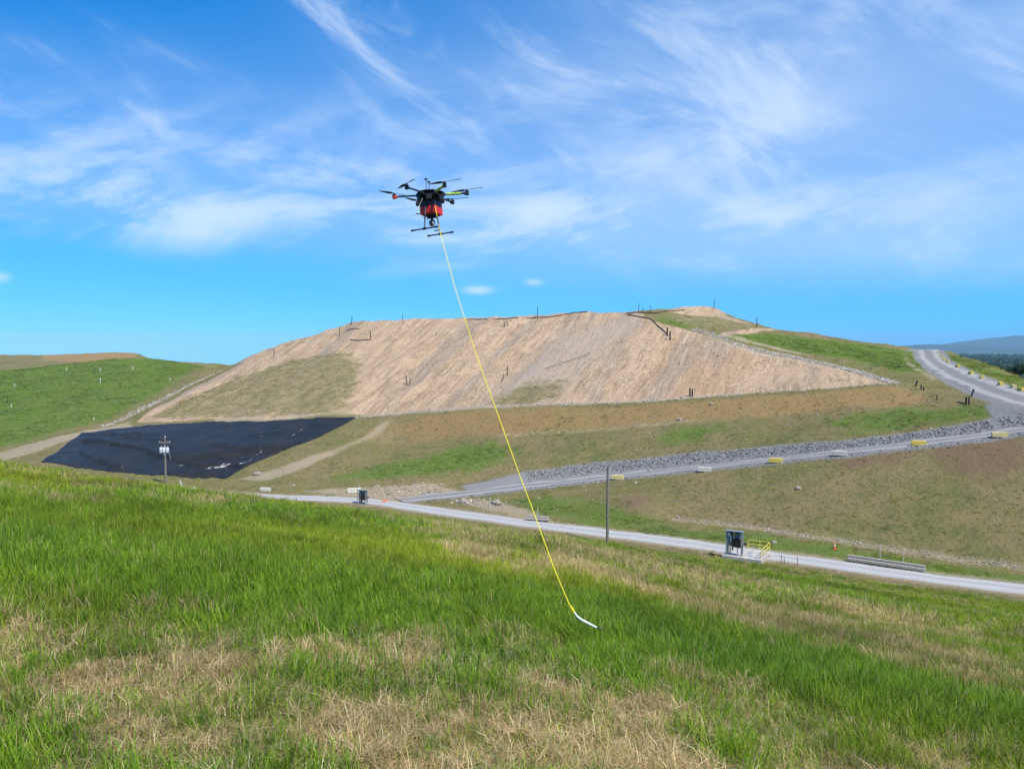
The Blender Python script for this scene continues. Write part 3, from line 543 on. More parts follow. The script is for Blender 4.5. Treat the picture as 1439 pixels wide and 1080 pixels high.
for (ya, yb, step) in ((1.2, 5, .15), (5, 9, .18), (9, 20, .27), (20, 36, .40), (36, 64, .52), (64, 128, .95)):
    x, y = jit(-.85 * yb - 4, .85 * yb + 4, ya, yb, step, g)
    ok = (np.abs(x) < .74 * y + 2.5) & (y < np.interp(x, toe[:, 0], toe[:, 1]) + .5) & (y > 1.1); x, y = x[ok], y[ok]; n = len(x)
    nz = fbm(x, y, 1.6, 4, 61) ; nz2 = fbm(x, y, 6, 4, 66)
    sb = np.clip(sdf(x, y, dry_band) / 1.6, -2, 1); sf = np.clip(sdf(x, y, dry_fore) / .7, -2, 1)
    pb = np.clip(.5 + .5 * sb, 0, 1) * .9 + np.clip(nz2 * 1.4 + nz - .15, 0, .5) * (y > 14)
    pf = np.clip(.5 + .5 * sf, 0, 1)
    u = g.random(n); near = y < 22
    dry = np.where(near, pf * np.clip(.50 + fbm(x, y, .55, 4, 63) * 3.4 + nz * .8, .05, .96), np.clip(pb * np.clip(.82 + nz * 2.0, .12, 1), 0, 1))
    dry = np.where(near, np.maximum(dry, pb * np.clip(.82 + nz * 2.0, .12, 1)), dry)
    far_dry = np.clip((y - 60) / 40, 0, 1) * .45; dry = np.maximum(dry, far_dry)
    lush = ~(u < dry); short = lush & near & (g.random(n) < pf * .85)
    v3 = g.integers(0, 3, n); idx = np.where(near, np.where(lush, np.where(short, 3, 0), np.where(pf > .5, 6, 18)), np.where(lush, 9, 12)) + v3
    thin = near & (pf > .5) & (nz < -.32); keep = ~(thin & (g.random(n) < .6))
    s = g.uniform(.75, 1.3, n) * np.where(near, 1, 1.0) * (1 + .35 * np.clip(nz2, -.5, .6))
    s *= np.clip(.52 + .48 * (y - 2.5) / 9, .52, 1)
    if yb > 64: s *= 1.15
    rot = slope_rot(x, y, g); rot[:, 2] = g.uniform(0, 6.283, n)
    hu = fbm(x, y, 9, 3, 81); h2 = g.normal(0, .1, n)
    hd = fbm(x, y, 3.2, 4, 84); dk = 1 + .55 * np.minimum(hd, .2); tint = (np.stack([1 + .6 * hu + 1.5 * h2 + .1 * nz, 1 + .28 * hu + 1.5 * h2, 1 + .1 * hu + 1.5 * h2], 1) * dk[:, None]).clip(.4, 1.7)
    isd_ = ~lush; tint[isd_] = ((1 + .2 * hu + 1.5 * h2) * dk)[isd_, None].clip(.45, 1.4) * np.array([(.98, 1.0, 1.02)])
    parts.append([a[keep] for a in (np.stack([x, y, zat(x, y) - .01], 1), idx, rot, np.stack([s, s, s * g.uniform(.8, 1.2, n)], 1), tint)])
A_ = [np.concatenate(q) for q in zip(*parts)]
scatter('meadow_grass', *A_, NG_grass, 'tall green and straw coloured grass covering the near slope', 'grass')
# short grass beyond the road
x, y = jit(-240, 150, 84, 330, 1.05, g); fk = (y < 215) | (x < -60) | (g.random(len(x)) < .5); x, y = x[fk], y[fk]
inside = (np.abs(x) < .72 * y) & (y > np.interp(x, toe[:, 0], toe[:, 1]) + .5); x, y = x[inside], y[inside]
def A2(k): i = np.rint(x - X0).astype(int); j = np.rint(y - Y0).astype(int); return att[k].reshape(NX, NY)[i, j]
lin_poly = [P(*p)[:2] for p in lin_b] + [P(*p)[:2] for p in lin_t[::-1]]
bare = (A2('tan') > 0) & (A2('olive') < 0); no = bare | ((A2('red') > -.5) & (g.random(len(x)) < .7)) | (A2('pale') > .1) | (A2('gravel') > -.4) | (pdist(x, y, road_c) < 2.7) | (pdist(x, y, haul_c) < 3.4) | (pdist(x, y, up_c) < 4.5) | (sdf(x, y, lin_poly) > -1.2)
gr_ = A2('green') + fbm(x, y, 5, 3, 97) * 8 > .3; bn = (A2('brown') > 0) | (A2('olive') > 0); x, y, gr_, bn = x[~no], y[~no], gr_[~no], bn[~no]; n = len(x)
hu = fbm(x, y, 7, 4, 91); lh_ = (x < -80) | (y > 185); tint = np.where((gr_ & lh_)[:, None], np.array([(.9, .92, 1.0)]), np.where(gr_[:, None], np.array([(.80, .72, 1.0)]), np.where(bn[:, None], np.array([(1.25, .95, .9)]), np.array([(1.12, 1.0, 1.0)])))) * (1 + .7 * hu + g.normal(0, .25, n))[:, None].clip(.35, 1.8)
rot = slope_rot(x, y, g); rot[:, 2] = g.uniform(0, 6.283, n); s = g.uniform(.5, 1.1, n) * np.where(gr_, 1.1, .85) * np.where(g.random(n) < .08, 1.5, 1)
kp = g.random(n) < np.where(gr_, .95, .62)
scatter('slope_grass', np.stack([x, y, zat(x, y)], 1)[kp], (np.where(gr_ & (g.random(n) < .75), 21, 15) + g.integers(0, 3, n))[kp], rot[kp], np.stack([s, s, s * .85], 1)[kp], tint[kp].clip(.3, 1.3), NG_grass, 'short patchy grass on the slopes beyond the road', 'grass')

# ------------------------------------------------------------------ drone
M_black = simple('black_plastic', (.014, .014, .016), .45, .5, var=.3); M_carbon = simple('dark_carbon', (.02, .021, .024), .35, .5, var=.3)
M_red = simple('red_plastic', (.68, .02, .015), .45, .5); M_lime = simple('lime_sleeve', (.42, .58, .06), .6, .3); M_white = simple('white_paint', (.78, .78, .76), .5, .4, var=.05)
M_alu = simple('grey_metal', (.42, .43, .44), .4, .5, .7)
HC = P(605, 274, 12.0)
vd = Vector(HC).normalized(); rd_ = vd.cross(Vector((0, 0, 1))).normalized(); td = rd_.cross(vd).normalized()
U = (rd_ * .98 + td * .0686 - vd * .132).normalized(); W_ = (rd_ * .147 - td * .255 + vd * .956); W_ = (W_ - U * W_.dot(U)).normalized(); N_ = U.cross(W_)
dr = empty('hexacopter_drone', (0, 0, 0)); dr.matrix_world = Matrix.Translation(Vector(HC)) @ Matrix((U, W_, N_)).transposed().to_4x4()
tag(dr, 'black six rotor drone with red payload box hovering against the sky', 'drone')
def hexplate(mb, r, z0, z1, cut=.35):
    pts = []
    for k in range(6):
        for s_ in (-1, 1): a = R(60 * k) + s_ * R(30 * (1 - cut) * .6); pts.append((r * math.cos(a), r * math.sin(a)))
    lo = [mb.bm.verts.new((x_, y_, z0)) for x_, y_ in pts]; hi = [mb.bm.verts.new((x_, y_, z1)) for x_, y_ in pts]; n = len(pts)
    mb.bm.faces.new(lo[::-1]); mb.bm.faces.new(hi)
    for k in range(n): mb.bm.faces.new((lo[k], lo[(k + 1) % n], hi[(k + 1) % n], hi[k]))
mb = MB(); hexplate(mb, .205, .028, .036); hexplate(mb, .205, -.036, -.028); mb.box((0, 0, 0), (.2, .2, .05)).box((.03, .02, .055), (.15, .12, .04), bevel=.01)
fr = mb.build('centre_frame', M_black, dr)
for k in range(6): a = R(60 * k); MB().box((.185 * math.cos(a), .185 * math.sin(a), 0), (.07, .06, .06), Matrix.Rotation(a, 3, 'Z'), .006).build('arm_clamp', M_black, fr)
for k in range(6):
    a = R(60 * k + 30); mb = MB(); mb.box((.165 * math.cos(a), .165 * math.sin(a), -.075), (.10, .085, .075), Matrix.Rotation(a, 3, 'Z'), .008); mb.build('battery', M_black, dr)
bx = ((50, -3.5), (7.5, 13.0))
def ang_of(vx, vy): Mx = np.array([[bx[0][0], bx[1][0]], [bx[0][1], bx[1][1]]]); q = np.linalg.solve(Mx, np.array([vx, vy])); return math.atan2(q[1], q[0])
props = {0: (42.3, -7.3), 60: (14, -1.5), 120: (30, 7), 180: (39.4, 6.3), 240: (28.7, -15), 300: (47.2, -8.3)}
def blade_mesh():
    mb = MB(); rows = []
    for s_ in (1, -1):
        rows = []
        for t, ch, tw in ((.02, .022, 18), (.07, .058, 20), (.14, .052, 16), (.21, .040, 12), (.262, .022, 9), (.268, .010, 9)):
            c, s2 = math.cos(R(tw)), math.sin(R(tw)); th = .0045
            rows.append([mb.bm.verts.new((s_ * t, s_ * (q * ch * c), q * ch * s2 + o)) for q, o in ((-.5, 0), (0, th), (.5, 0), (0, -th))])
        for q, r2 in zip(rows, rows[1:]):
            for i in range(4): mb.bm.faces.new((q[i], q[(i + 1) % 4], r2[(i + 1) % 4], r2[i]))
        mb.bm.faces.new(rows[0]); mb.bm.faces.new(rows[-1][::-1])
    mb.lathe((0, 0, -.008), [(.014, 0), (.014, .012), (.009, .02)], 12)
    return mb.mesh('propeller', False)
pm = blade_mesh()
for deg in (0, 60, 120, 180, 240, 300):
    a = R(deg); d = Vector((math.cos(a), math.sin(a), 0)); ml = M_lime if deg in (0, 300) else M_carbon
    arm = MB().tube([d * .19, d * .545], .0135, 10).build('arm', M_carbon, dr, True)
    if deg in (0, 300): MB().tube([d * .245, d * .47], .021, 10).build('arm_sleeve', M_lime, arm, True); arm['label'] = 'arm in a lime green sleeve'
    mb = MB(); mb.lathe(d * .566 + Vector((0, 0, -.032)), [(.022, 0), (.030, .008), (.031, .03), (.026, .036)], 14); mb.box(d * .54 + Vector((0, 0, -.004)), (.05, .045, .04), Matrix.Rotation(a, 3, 'Z'), .008)
    mt = mb.build('motor_mount', M_red if deg == 180 else M_black, dr, True)
    if deg == 180: mt['label'] = 'red motor mount at the left arm end'
    MB().lathe(d * .566 + Vector((0, 0, .006)), [(.027, 0), (.030, .004), (.030, .028), (.012, .034)], 14).build('motor', M_black, mt, True)
    pr = link('propeller', pm, M_black, dr); pr.location = d * .566 + Vector((0, 0, .052)); pr.rotation_euler = (0, 0, ang_of(*props[deg]))
for (x_, y_, hgt) in ((-.05, -.08, .19), (.0, -.13, .13)):
    an = MB().tube([(x_, y_, .03), (x_, y_, .03 + hgt)], .005, 8).build('antenna_mast', M_black, dr); MB().lathe((x_, y_, .028 + hgt), [(.026, 0), (.030, .006), (.026, .014), (.005, .018)], 14).build('antenna_disc', M_black, an, True)
yaw = R(-22); Rz = Matrix.Rotation(yaw, 3, 'Z')
pb = MB().box((0, 0, -.155), (.26, .25, .10), Rz, .012).build('payload_box', M_black, dr)
MB().box((0, 0, -.253), (.272, .262, .125), Rz, .02).build('payload_cover', M_red, pb); pb['label'] = 'black payload box with red lower half'
MB().box((0, 0, -.315), (.20, .19, .025), Rz, .005).build('base_plate', M_black, pb)
gm = MB().box((.01, 0, -.345), (.15, .05, .03), Rz).box((.01, 0, -.375), (.03, .03, .05), Rz).tube([(.01, 0, -.39), (.05, .01, -.41), (.05, .0, -.44)], .011, 8).tube([(.01, 0, -.39), (-.035, .0, -.41), (-.035, 0, -.44)], .011, 8).build('gimbal', M_black, dr)
bmg = MB(); bmesh.ops.create_uvsphere(bmg.bm, u_segments=16, v_segments=10, radius=.045, matrix=Matrix.Translation((.005, -.005, -.445))); bmg.build('gimbal_camera', M_alu, gm, True)
MB().tube([(.005, -.03, -.447), (.005, -.052, -.449)], .02, 14).build('camera_lens', M_black, gm)
sd = Vector((math.cos(R(-24)), math.sin(R(-24)), 0)); od = Vector((-sd.y, sd.x, 0))
for s_ in (-1, 1):
    ft = od * (s_ * .23) + Vector((.01, 0, -.565)); lg = MB().tube([od * (s_ * .12) + Vector((0, 0, -.11)), od * (s_ * .17) + Vector((0, 0, -.30)), ft], .011, 8).build('landing_leg', M_carbon, dr, True)
    MB().tube([ft - sd * .225, ft + sd * .225], .0105, 10).tube([ft - sd * .235, ft - sd * .19], .0155, 10).tube([ft + sd * .19, ft + sd * .235], .0155, 10).build('skid', M_black, lg, True)
    MB().tube([ft - sd * .03, ft + sd * .03], .018, 10).build('skid_joint', M_black, lg, True)
MB().tube([(-.13, -.02, -.30), (-.24, -.03, -.285)], .008, 8).build('stay_rod', M_black, dr); MB().tube([od * .23 + Vector((.0, 0, -.50)), od * .23 + Vector((-.09, .04, -.505))], .008, 8).build('stay_rod', M_black, dr)
mb = MB(); mb.tube([(-.10, -.16, -.09), (-.15, -.19, -.2), (-.15, -.15, -.33), (-.05, -.05, -.40)], .0045, 6); mb.build('cable', M_white, dr, True)

M_rope = simple('yellow_rope', (.80, .66, .035), .7, .2, nsc=160, var=.25)
gd = hit(843, 890)[1]; SY = gd - .95            # the tube hangs just over the grass tips
rp = [(611.5,290,11.8),(614.5,306,11.75),(619,328,11.7),(638,400,0),(668,495,0),(706,600,0),(730,667,0),(740,693,0),(760,747,0),(780,802,0),(801,851,SY)]
rp = [(a_, b_, c_ or 11.7 + (SY - 11.7) * (b_ - 328) / (851 - 328)) for a_, b_, c_ in rp]
mb = MB(); pts = [Vector(P(*p)) for p in rp]; mb.tube(pts, .0058, 8); mb.build('tow_rope', M_rope, None, True)
tag(bpy.data.objects['tow_rope'], 'taut yellow rope hanging from the drone down to the grass', 'rope')
o0 = Vector(P(805, 858, SY)); sn = empty('towed_sensor', o0); tag(sn, 'white bent sensor tube at the end of the yellow rope', 'sensor')
Q3 = lambda x_, y_, d_: Vector(P(x_, y_, SY + d_)) - o0
MB().tube([Q3(805, 857, 0), Q3(810, 865, .02), Q3(818, 871, .06), Q3(829, 876.5, .08), Q3(838, 881, .12)], [.012, .014, .0145, .014, .011], 10).build('sensor_tube', M_white, sn, True)
MB().tube([Q3(801, 850, 0), Q3(804, 855.5, 0), Q3(806.5, 860, 0)], [.009, .017, .014], 8).build('tie_wrap', M_rope, sn, True)
MB().tube([Q3(837, 880.5, .115), Q3(846, 885, .16)], .007, 8).build('end_cap', M_black, sn, True)

# ------------------------------------------------------------------ concrete blocks along the roads
M_by = simple('yellow_painted_concrete', (.72, .52, .10), .85, .15, nsc=3, var=.18, bump=.02); M_bp = simple('faded_yellow_concrete', (.70, .56, .24), .85, .15, nsc=3, var=.18, bump=.02); M_bc = simple('bare_concrete', (.60, .57, .46), .9, .15, nsc=3, var=.15, bump=.02)
def block_mesh(L=2.0, wd=.66, h=.66):
    mb = MB(); mb.box((0, 0, h / 2), (L, wd, h), None, .03)
    for s_ in (-1, 1): mb.box((s_ * L * .28, 0, h + .025), (.28, .28, .06), None, .03)
    return mb
bms = {m.name: block_mesh().mesh('block') for m in (M_by, M_bp, M_bc)}
for m in (M_by, M_bp, M_bc): bms[m.name].materials.append(m)
def dirat(pl, x_, y_):
    c = resample(pl, 1.0); i = int(np.argmin((c[:, 0] - x_) ** 2 + (c[:, 1] - y_) ** 2)); i = min(max(i, 1), len(c) - 2); t = c[i + 1] - c[i - 1]; return math.atan2(t[1], t[0])
def concrete_block(px, py, m, label, pl, group, sc_=1.0, tw=0.0):
    q = hf(px, py); o = link('concrete_block', bms[m.name], None); o.location = (q[0], q[1], float(zat(q[0], q[1])) + .03); o.rotation_euler = (0, R(random.uniform(-2, 2)), dirat(pl, q[0], q[1]) + R(tw)); o.scale = (sc_,) * 3
    tag(o, label, 'block', group)
for a in ((868, 673.5, M_bp, 'pale yellow concrete block on haul road just right of the plain pole'), (990, 662.5, M_bc, 'cream concrete block on haul road, second from the plain pole'), (1090, 650.5, M_by, 'yellow concrete block on haul road, third from the plain pole'),
          (1180, 640, M_bc, 'cream concrete block on haul road, fourth from the plain pole'), (1291, 626, M_by, 'bright yellow concrete block on haul road, fifth from the plain pole'), (1405, 614, M_bp, 'pale yellow concrete block on haul road nearest the right edge')):
    concrete_block(*a, haul_c, 'blocks along the haul road', tw=random.uniform(-6, 6))
ords = ['topmost', 'second from the top', 'third from the top', 'fourth from the top', 'fifth from the top', 'sixth from the top', 'seventh from the top', 'eighth from the top', 'ninth from the top', 'lowest']
for k, (px, py) in enumerate(((1319,496),(1322.5,501),(1326.5,506.5),(1332,509.5),(1346,516),(1364.5,526),(1380,532),(1406,541.5),(1424,545.5),(1435,549.5))):
    concrete_block(px, py, (M_by, M_bp)[k in (0, 8)], 'yellow concrete block edging the hill road at right, ' + ords[k], up_c, 'blocks edging the hill road', .9, random.uniform(-8, 8))
for k, (px, py, lb) in enumerate(((1293, 493.5, 'left one of two grey concrete blocks across the hill road top'), (1306, 493.5, 'right one of two grey concrete blocks across the hill road top'), (1276, 494, 'grey concrete block on the crest left of the hill road'))):
    concrete_block(px, py, M_bc, lb, up_c, 'blocks at the hill road top', .9, 90)
concrete_block(498, 692.5, M_bc, 'pale concrete block beside the paved road behind the far cabinet', road_c, None, 1.15, 20)
concrete_block(373, 690, M_bc, 'pale concrete slab block lying in grass right of the transformer pole', road_c, None, .9, 5)

# ------------------------------------------------------------------ utility poles
M_wood = simple('weathered_wood', (.20, .175, .145), .9, .1, nsc=9, var=.25, bump=.01); M_wood2 = simple('grey_timber', (.42, .37, .30), .9, .1, nsc=5, var=.25, bump=.01); M_tank = simple('grey_tank_paint', (.62, .65, .67), .45, .4); M_ins = simple('porcelain', (.55, .56, .58), .3, .5); M_wire = simple('wire', (.3, .3, .3), .6, .3)
q = hf(233, 679); t = empty('utility_pole', (q[0], q[1], q[2] - .3)); tag(t, 'wooden utility pole with transformers and crossarm beside black liner', 'pole')
H = (679 - 613) / F * q[1] + .4
MB().tube([(0, 0, 0), (0, 0, H * .5), (0, 0, H)], [.20, .175, .14], 12).build('pole_shaft', M_wood, t, True)
ca = MB().box((0, -.12, H - 1.15), (2.1, .11, .13)).build('crossarm', M_wood, t)
for x_ in (-.95, -.55, .6, .95): MB().lathe((x_, -.12, H - 1.085), [(.03, 0), (.075, .08), (.04, .12), (.07, .17), (.03, .25)], 10).build('insulator', M_ins, ca, True)
MB().tube([(-1.0, 0, H - .45), (0, 0, H - .35)], .03, 6).build('top_bracket', M_wood, t); MB().lathe((.08, 0, H - .25), [(.04, 0), (.11, .15), (.05, .4)], 10).build('insulator', M_ins, t, True)
for k, x_ in enumerate((-.62, -.05, .55)):
    tk = MB().lathe((x_, -.28 - .12 * (k == 1), H - 2.95), [(.25, 0), (.28, .04), (.28, .85), (.24, .95), (.06, 1.0)], 14).build('transformer', M_tank, t, True); MB().lathe((x_ + .1, -.28 - .12 * (k == 1), H - 1.98), [(.04, 0), (.07, .08), (.03, .3)], 8).build('bushing', M_ins, tk, True)
MB().tube([(.7, -.2, H - 2.6), (1.25, -.5, H - 4.2)], .028, 6).build('service_drop', M_wire, t); MB().box((.02, -.22, H - 3.3), (.22, .12, .3)).build('meter_box', M_tank, t)
p0 = Vector(P(853.5, 765, 97)); gz = float(zat(p0.x, p0.y)); t = empty('utility_pole', (p0.x, p0.y, gz - .2)); tag(t, 'plain wooden utility pole with small crossarm beside the paved road', 'pole')
H = P(853.5, 643, 97)[2] - gz + .2
MB().tube([(0, 0, 0), (0, 0, H * .5), (0, 0, H - 1.0)], [.19, .165, .135], 12).build('pole_shaft', M_wood, t, True)
MB().tube([(0, 0, H - 1.0), (0, 0, H)], .025, 6).build('top_rod', M_wire, t); ca = MB().tube([(-.55, 0, H - .75), (-.15, 0, H - 1.1), (.15, 0, H - 1.1), (.55, 0, H - .75)], .035, 6).build('crossarm', M_wood, t)
for x_ in (-.55, .55): MB().lathe((x_, 0, H - .78), [(.03, 0), (.06, .05), (.03, .16)], 8).build('insulator', M_ins, ca, True)

# ------------------------------------------------------------------ pump control station by the paved road
M_conc = simple('pad_concrete', (.44, .41, .36), .9, .15, nsc=1.2, var=.14, bump=.015); M_steel = simple('galvanised_steel', (.36, .40, .42), .45, .5, .4); M_pan = simple('blue_grey_panel', (.13, .18, .23), .5, .4); M_rail = simple('yellow_rail_paint', (.78, .62, .08), .5, .4); M_maroon = simple('maroon_cabinet', (.12, .022, .018), .5, .4)
e1 = Vector((.856, -.518, 0)); rz = math.atan2(e1.y, e1.x)
def rack(base, rz, label, s=1.0):
    t = empty('control_rack', base, rz); tag(t, label, 'control panel'); t.scale = (s,) * 3
    for x_ in (0, 1.75):
        for y_ in (0, .55): MB().box((x_, y_, 1.45 if y_ else 1.4), (.13, .13, 2.9 if y_ else 2.8)).build('post', M_steel, t)
    MB().box((.875, .22, 2.9), (2.05, .95, .07), Matrix.Rotation(R(-6), 3, 'X')).build('hood', M_steel, t)
    MB().box((.30, .60, 1.9), (.62, .04, 1.8)).box((1.27, .60, 1.9), (.95, .04, 1.8)).build('back_panel', M_pan, t); MB().box((.66, .3, 1.7), (.05, .62, 2.3)).build('divider', M_black, t)
    mt = MB().lathe((.28, .30, 2.15), [(.02, 0), (.19, .06), (.21, .30), (.17, .48), (.05, .55)], 14).build('meter_head', M_white, t, True); MB().box((.46, .3, 1.95), (.2, .22, .75), None, .02).build('meter_cover', M_white, mt)
    MB().box((.16, .32, 1.75), (.2, .2, .4), None, .02).build('junction_box', M_steel, t)
    for x_, z_ in ((.14, 1.6), (.30, 2.2), (.42, 1.6)): MB().tube([(x_, .35, .0), (x_, .35, z_ * .5), (x_ + .05, .33, z_)], .045, 8).build('conduit', M_alu, t, True)
    cb = MB().box((1.22, .32, 1.45), (.95, .5, .95), None, .015).build('breaker_cabinet', M_maroon, t); MB().box((1.05, .055, 1.45), (.5, .02, .85)).build('cabinet_door', M_black, cb); MB().box((1.28, .04, 1.45), (.03, .04, .16)).build('handle', M_alu, cb)
    MB().box((1.2, .35, 2.35), (.75, .25, .6), None, .02).build('upper_cabinet', M_pan, t); MB().tube([(1.98, .3, 1.5), (2.25, .2, 1.5)], .13, 10).build('horn', M_black, t, True)
    MB().tube([(1.2, .35, 1.0), (1.2, .35, .1)], .06, 8).build('conduit', M_steel, t, True)
    return t
c0 = Vector(Pz(1014, 781, ZR + .35)); PH = .62
pad = empty('concrete_pad', (c0.x, c0.y, ZR - .12), rz); tag(pad, 'square concrete pad beside the paved road under the control rack', 'pad')
MB().box((2.3, 2.4, PH / 2 - .05), (4.6, 4.8, PH + .1), None, .03).build('slab', M_conc, pad)
for x_, y_ in ((2.7, 2.6), (3.0, 1.3)): MB().lathe((x_, y_, PH), [(.32, 0), (.32, .03), (.28, .04)], 16).build('hatch', M_steel, pad)
for k in range(2): MB().box((4.6 + .16 + .3 * k, 4.0, (.40 - .2 * k) / 2), (.3, 1.1, .40 - .2 * k)).build('step', M_conc, pad)
rb = pad.matrix_basis @ Vector((.55, .45, PH)); rack(Vector((0, 0, 0)), rz, 'tall steel control rack with maroon cabinet on the concrete pad').location = (Matrix.Translation(pad.location) @ Matrix.Rotation(rz, 4, 'Z')) @ Vector((.45, .4, PH))
gr = empty('guard_railing', pad.location, rz); tag(gr, 'yellow pipe guard railing round two sides of the concrete pad', 'railing')
TR = PH + 1.08; MR = PH + .56
for x_, y_ in ((1.9, 4.65), (3.3, 4.65), (4.48, 4.65), (4.48, 3.3), (4.48, 1.9), (4.48, .35)): MB().tube([(x_, y_, PH), (x_, y_, TR)], .035, 8).build('post', M_rail, gr, True)
for z_ in (TR, MR): MB().tube([(1.9, 4.65, z_), (4.48, 4.65, z_)], .033, 8).build('rail', M_rail, gr, True); MB().tube([(4.48, 4.65, z_), (4.48, .35, z_)], .033, 8).build('rail', M_rail, gr, True)
q = Pz(503, 708, ZR); rack(Vector((q[0], q[1], ZR - .1)), rz + R(12), 'small control rack behind the grass crest near the road junction', .82)

# ------------------------------------------------------------------ timber beams, cone, stakes, posts
M_cone = simple('orange_cone', (.80, .13, .02), .6, .3); M_stake = simple('pale_stake', (.62, .60, .56), .8, .2); M_dpost = simple('dark_post', (.035, .03, .028), .7, .2)
def beams(pa, pb, n, lab, s=1.0):
    a = Vector(Pz(*pa, ZR)); b = Vector(Pz(*pb, ZR)); d = (b - a); L = d.length; rz_ = math.atan2(d.y, d.x)
    t = empty('timber_stack', (a.x, a.y, float(zat((a.x + b.x) / 2, (a.y + b.y) / 2))), rz_); tag(t, lab, 'timber')
    for k in range(n): MB().box((L * (k + .3) / n, 0, .11), (.22, .95, .24), None, .015).build('sleeper', M_wood, t)
    for y_, z_ in ((-.28, .36), (.12, .36), (.12, .62)): MB().box((L / 2 + (.1 if y_ < 0 else 0), y_, z_), (L, .27, .25), None, .02).build('beam', M_wood2, t)
beams((1191, 788), (1300, 804), 5, 'long stack of grey timber beams beside the paved road at right'); beams((738, 731), (771, 733), 3, 'short stack of grey timber beams behind the yellow rope')
q = Pz(1172.5, 773, ZR + .1); t = empty('traffic_cone', (q[0], q[1], float(zat(q[0], q[1])))); tag(t, 'orange traffic cone standing on the grass verge', 'cone')
MB().box((0, 0, .03), (.42, .42, .05), None, .01).build('base', M_cone, t); cn = MB().lathe((0, 0, .055), [(.17, 0), (.035, .82), (.02, .84)], 16).build('cone_body', M_cone, t, True); MB().lathe((0, 0, .055), [(.118, .36), (.082, .58)], 16).build('reflective_band', M_white, cn, True)
def stake(name, px, py, h, r, m, label, cat='stake', lean=(0, 0), group=None, far=True, cap=True):
    q = hf(px, py); mb = MB(); top = Vector((lean[0] * h, lean[1] * h, h)); mb.tube([(0, 0, -.1), top], r, 8)
    if cap: mb.tube([top * .96, top * 1.02], r * 1.4, 8)
    o = mb.build(name, m, None, True); o.location = (q[0], q[1], float(zat(q[0], q[1]))); tag(o, label, cat, group); return o
sg = 'thin stakes by the road'
for px, py, h, lb in ((1236.5,787,1.7,'left one of two pale stakes behind the long timber stack'),(1269.5,792,1.9,'right one of two pale stakes behind the long timber stack'),(755.5,727,1.6,'pale stake behind the short timber stack'),(1098,791,.95,'thin dark stake just right of the concrete pad'),(1102,792,.7,'short dark stake just right of the concrete pad'),(1120.5,794,.95,'thin dark stake on road edge farther right of the concrete pad'),(985.5,779,.5,'short white marker stake on road edge left of the control rack'),(541,703,1.2,'thin pale stake on the dirt right of the far cabinet'),(505,688,.7,'small pale marker stake above the pale concrete block')):
    stake('marker_stake', px, py, h, .035, M_dpost if 'dark' in lb else M_stake, lb, group=sg, cap=False)
wg = 'dark well posts on the landfill'
for px, py, h, r, ln, lb in (
 (477,473,3.2,.10,(.05,0),'dark well post high on the tan face near its left shoulder'),(521,477,2.6,.12,(-.05,0),'dark well post on upper tan face right of the left shoulder'),(572,541,2.2,.12,(-.12,0),'left of a pair of dark posts on lower tan face'),(575.5,542,1.9,.10,(.12,0),'right of a pair of dark posts on lower tan face'),
 (709,460,2.4,.10,(-.08,0),'left of a pair of leaning dark posts near the crest, right of rope'),(714,458,2.2,.10,(-.3,0),'right of a pair of leaning dark posts near the crest, right of rope'),(713,527,2.2,.10,(0,0),'dark well post in middle of the tan face right of rope'),(705,536,1.5,.09,(.3,0),'short leaning dark post in middle of the tan face by rope'),
 (385,503,2.8,.10,(0,0),'dark well post on left edge of the tan hill'),(494,456,2.6,.13,(.08,0),'dark post standing on the left shoulder of the crest'),(566,452,2.4,.08,(0,0),'thin dark post on the crest left of the rope'),(755.5,446,3.0,.10,(0,0),'dark post on the crest just right of rope'),
 (897,440,2.6,.09,(.1,0),'tallest of three thin dark posts on the crest'),(903.5,440,1.5,.08,(0,0),'middle of three thin dark posts on the crest'),(914.5,439,2.0,.08,(-.1,0),'right of three thin dark posts on the crest'),(1003.5,434,2.6,.10,(0,0),'dark post on the pale summit mound'),(1063.5,460,2.8,.11,(0,0),'dark post on ridge right of the summit mound'),
 (937.5,472,2.2,.20,(0,0),'left of two thick black posts on upper right tan face'),(941.5,478,2.2,.20,(0,0),'right of two thick black posts on upper right tan face'),(969.5,557,1.6,.15,(0,0),'left of two thick black posts on the bench'),(972.8,557,1.5,.15,(0,0),'right of two thick black posts on the bench'),
 (1286,543.5,1.1,.13,(.35,0),'leaning black post at right end of the brown bank'),(1294.5,547,.8,.13,(0,0),'short black post right of the leaning one on the bank'),(1298,548.5,.6,.11,(0,0),'shortest black post at right end of the brown bank'),(1316.5,562.5,.8,.10,(0,0),'lone short black post on the grass below the hill road'),
 (1364.5,557.5,1.2,.14,(.35,0),'leaning black post beside the hill road'),(1357.5,568.5,1.2,.13,(0,0),'left of two black posts below the hill road'),(1361.5,569,1.2,.13,(0,0),'right of two black posts below the hill road')):
    stake('well_post', px, py, h, r, M_dpost, lb, 'post', ln, wg)
for k, (px, py, h, lb) in enumerate(((93.5,521,1.7,'white marker post on green hill, left one along the upper row'),(141,521,1.6,'white marker post on green hill, middle one along the upper row'),(186.5,520,2.0,'white marker post on green hill, right one along the upper row'),(141,538,2.2,'white marker post on green hill below the upper row'),(20.5,543,1.4,'white marker post on green hill near the left edge, upper'),(16,572,1.2,'white marker post on green hill near the left edge, lower'),(239,534.5,1.0,'white marker post on the green hill beside the stone chute'),(132,590,.9,'white marker post at foot of the green hill swale'))):
    stake('white_marker', px, py, h * .75, .10, M_white, lb, 'post', group='white markers on the green hill')
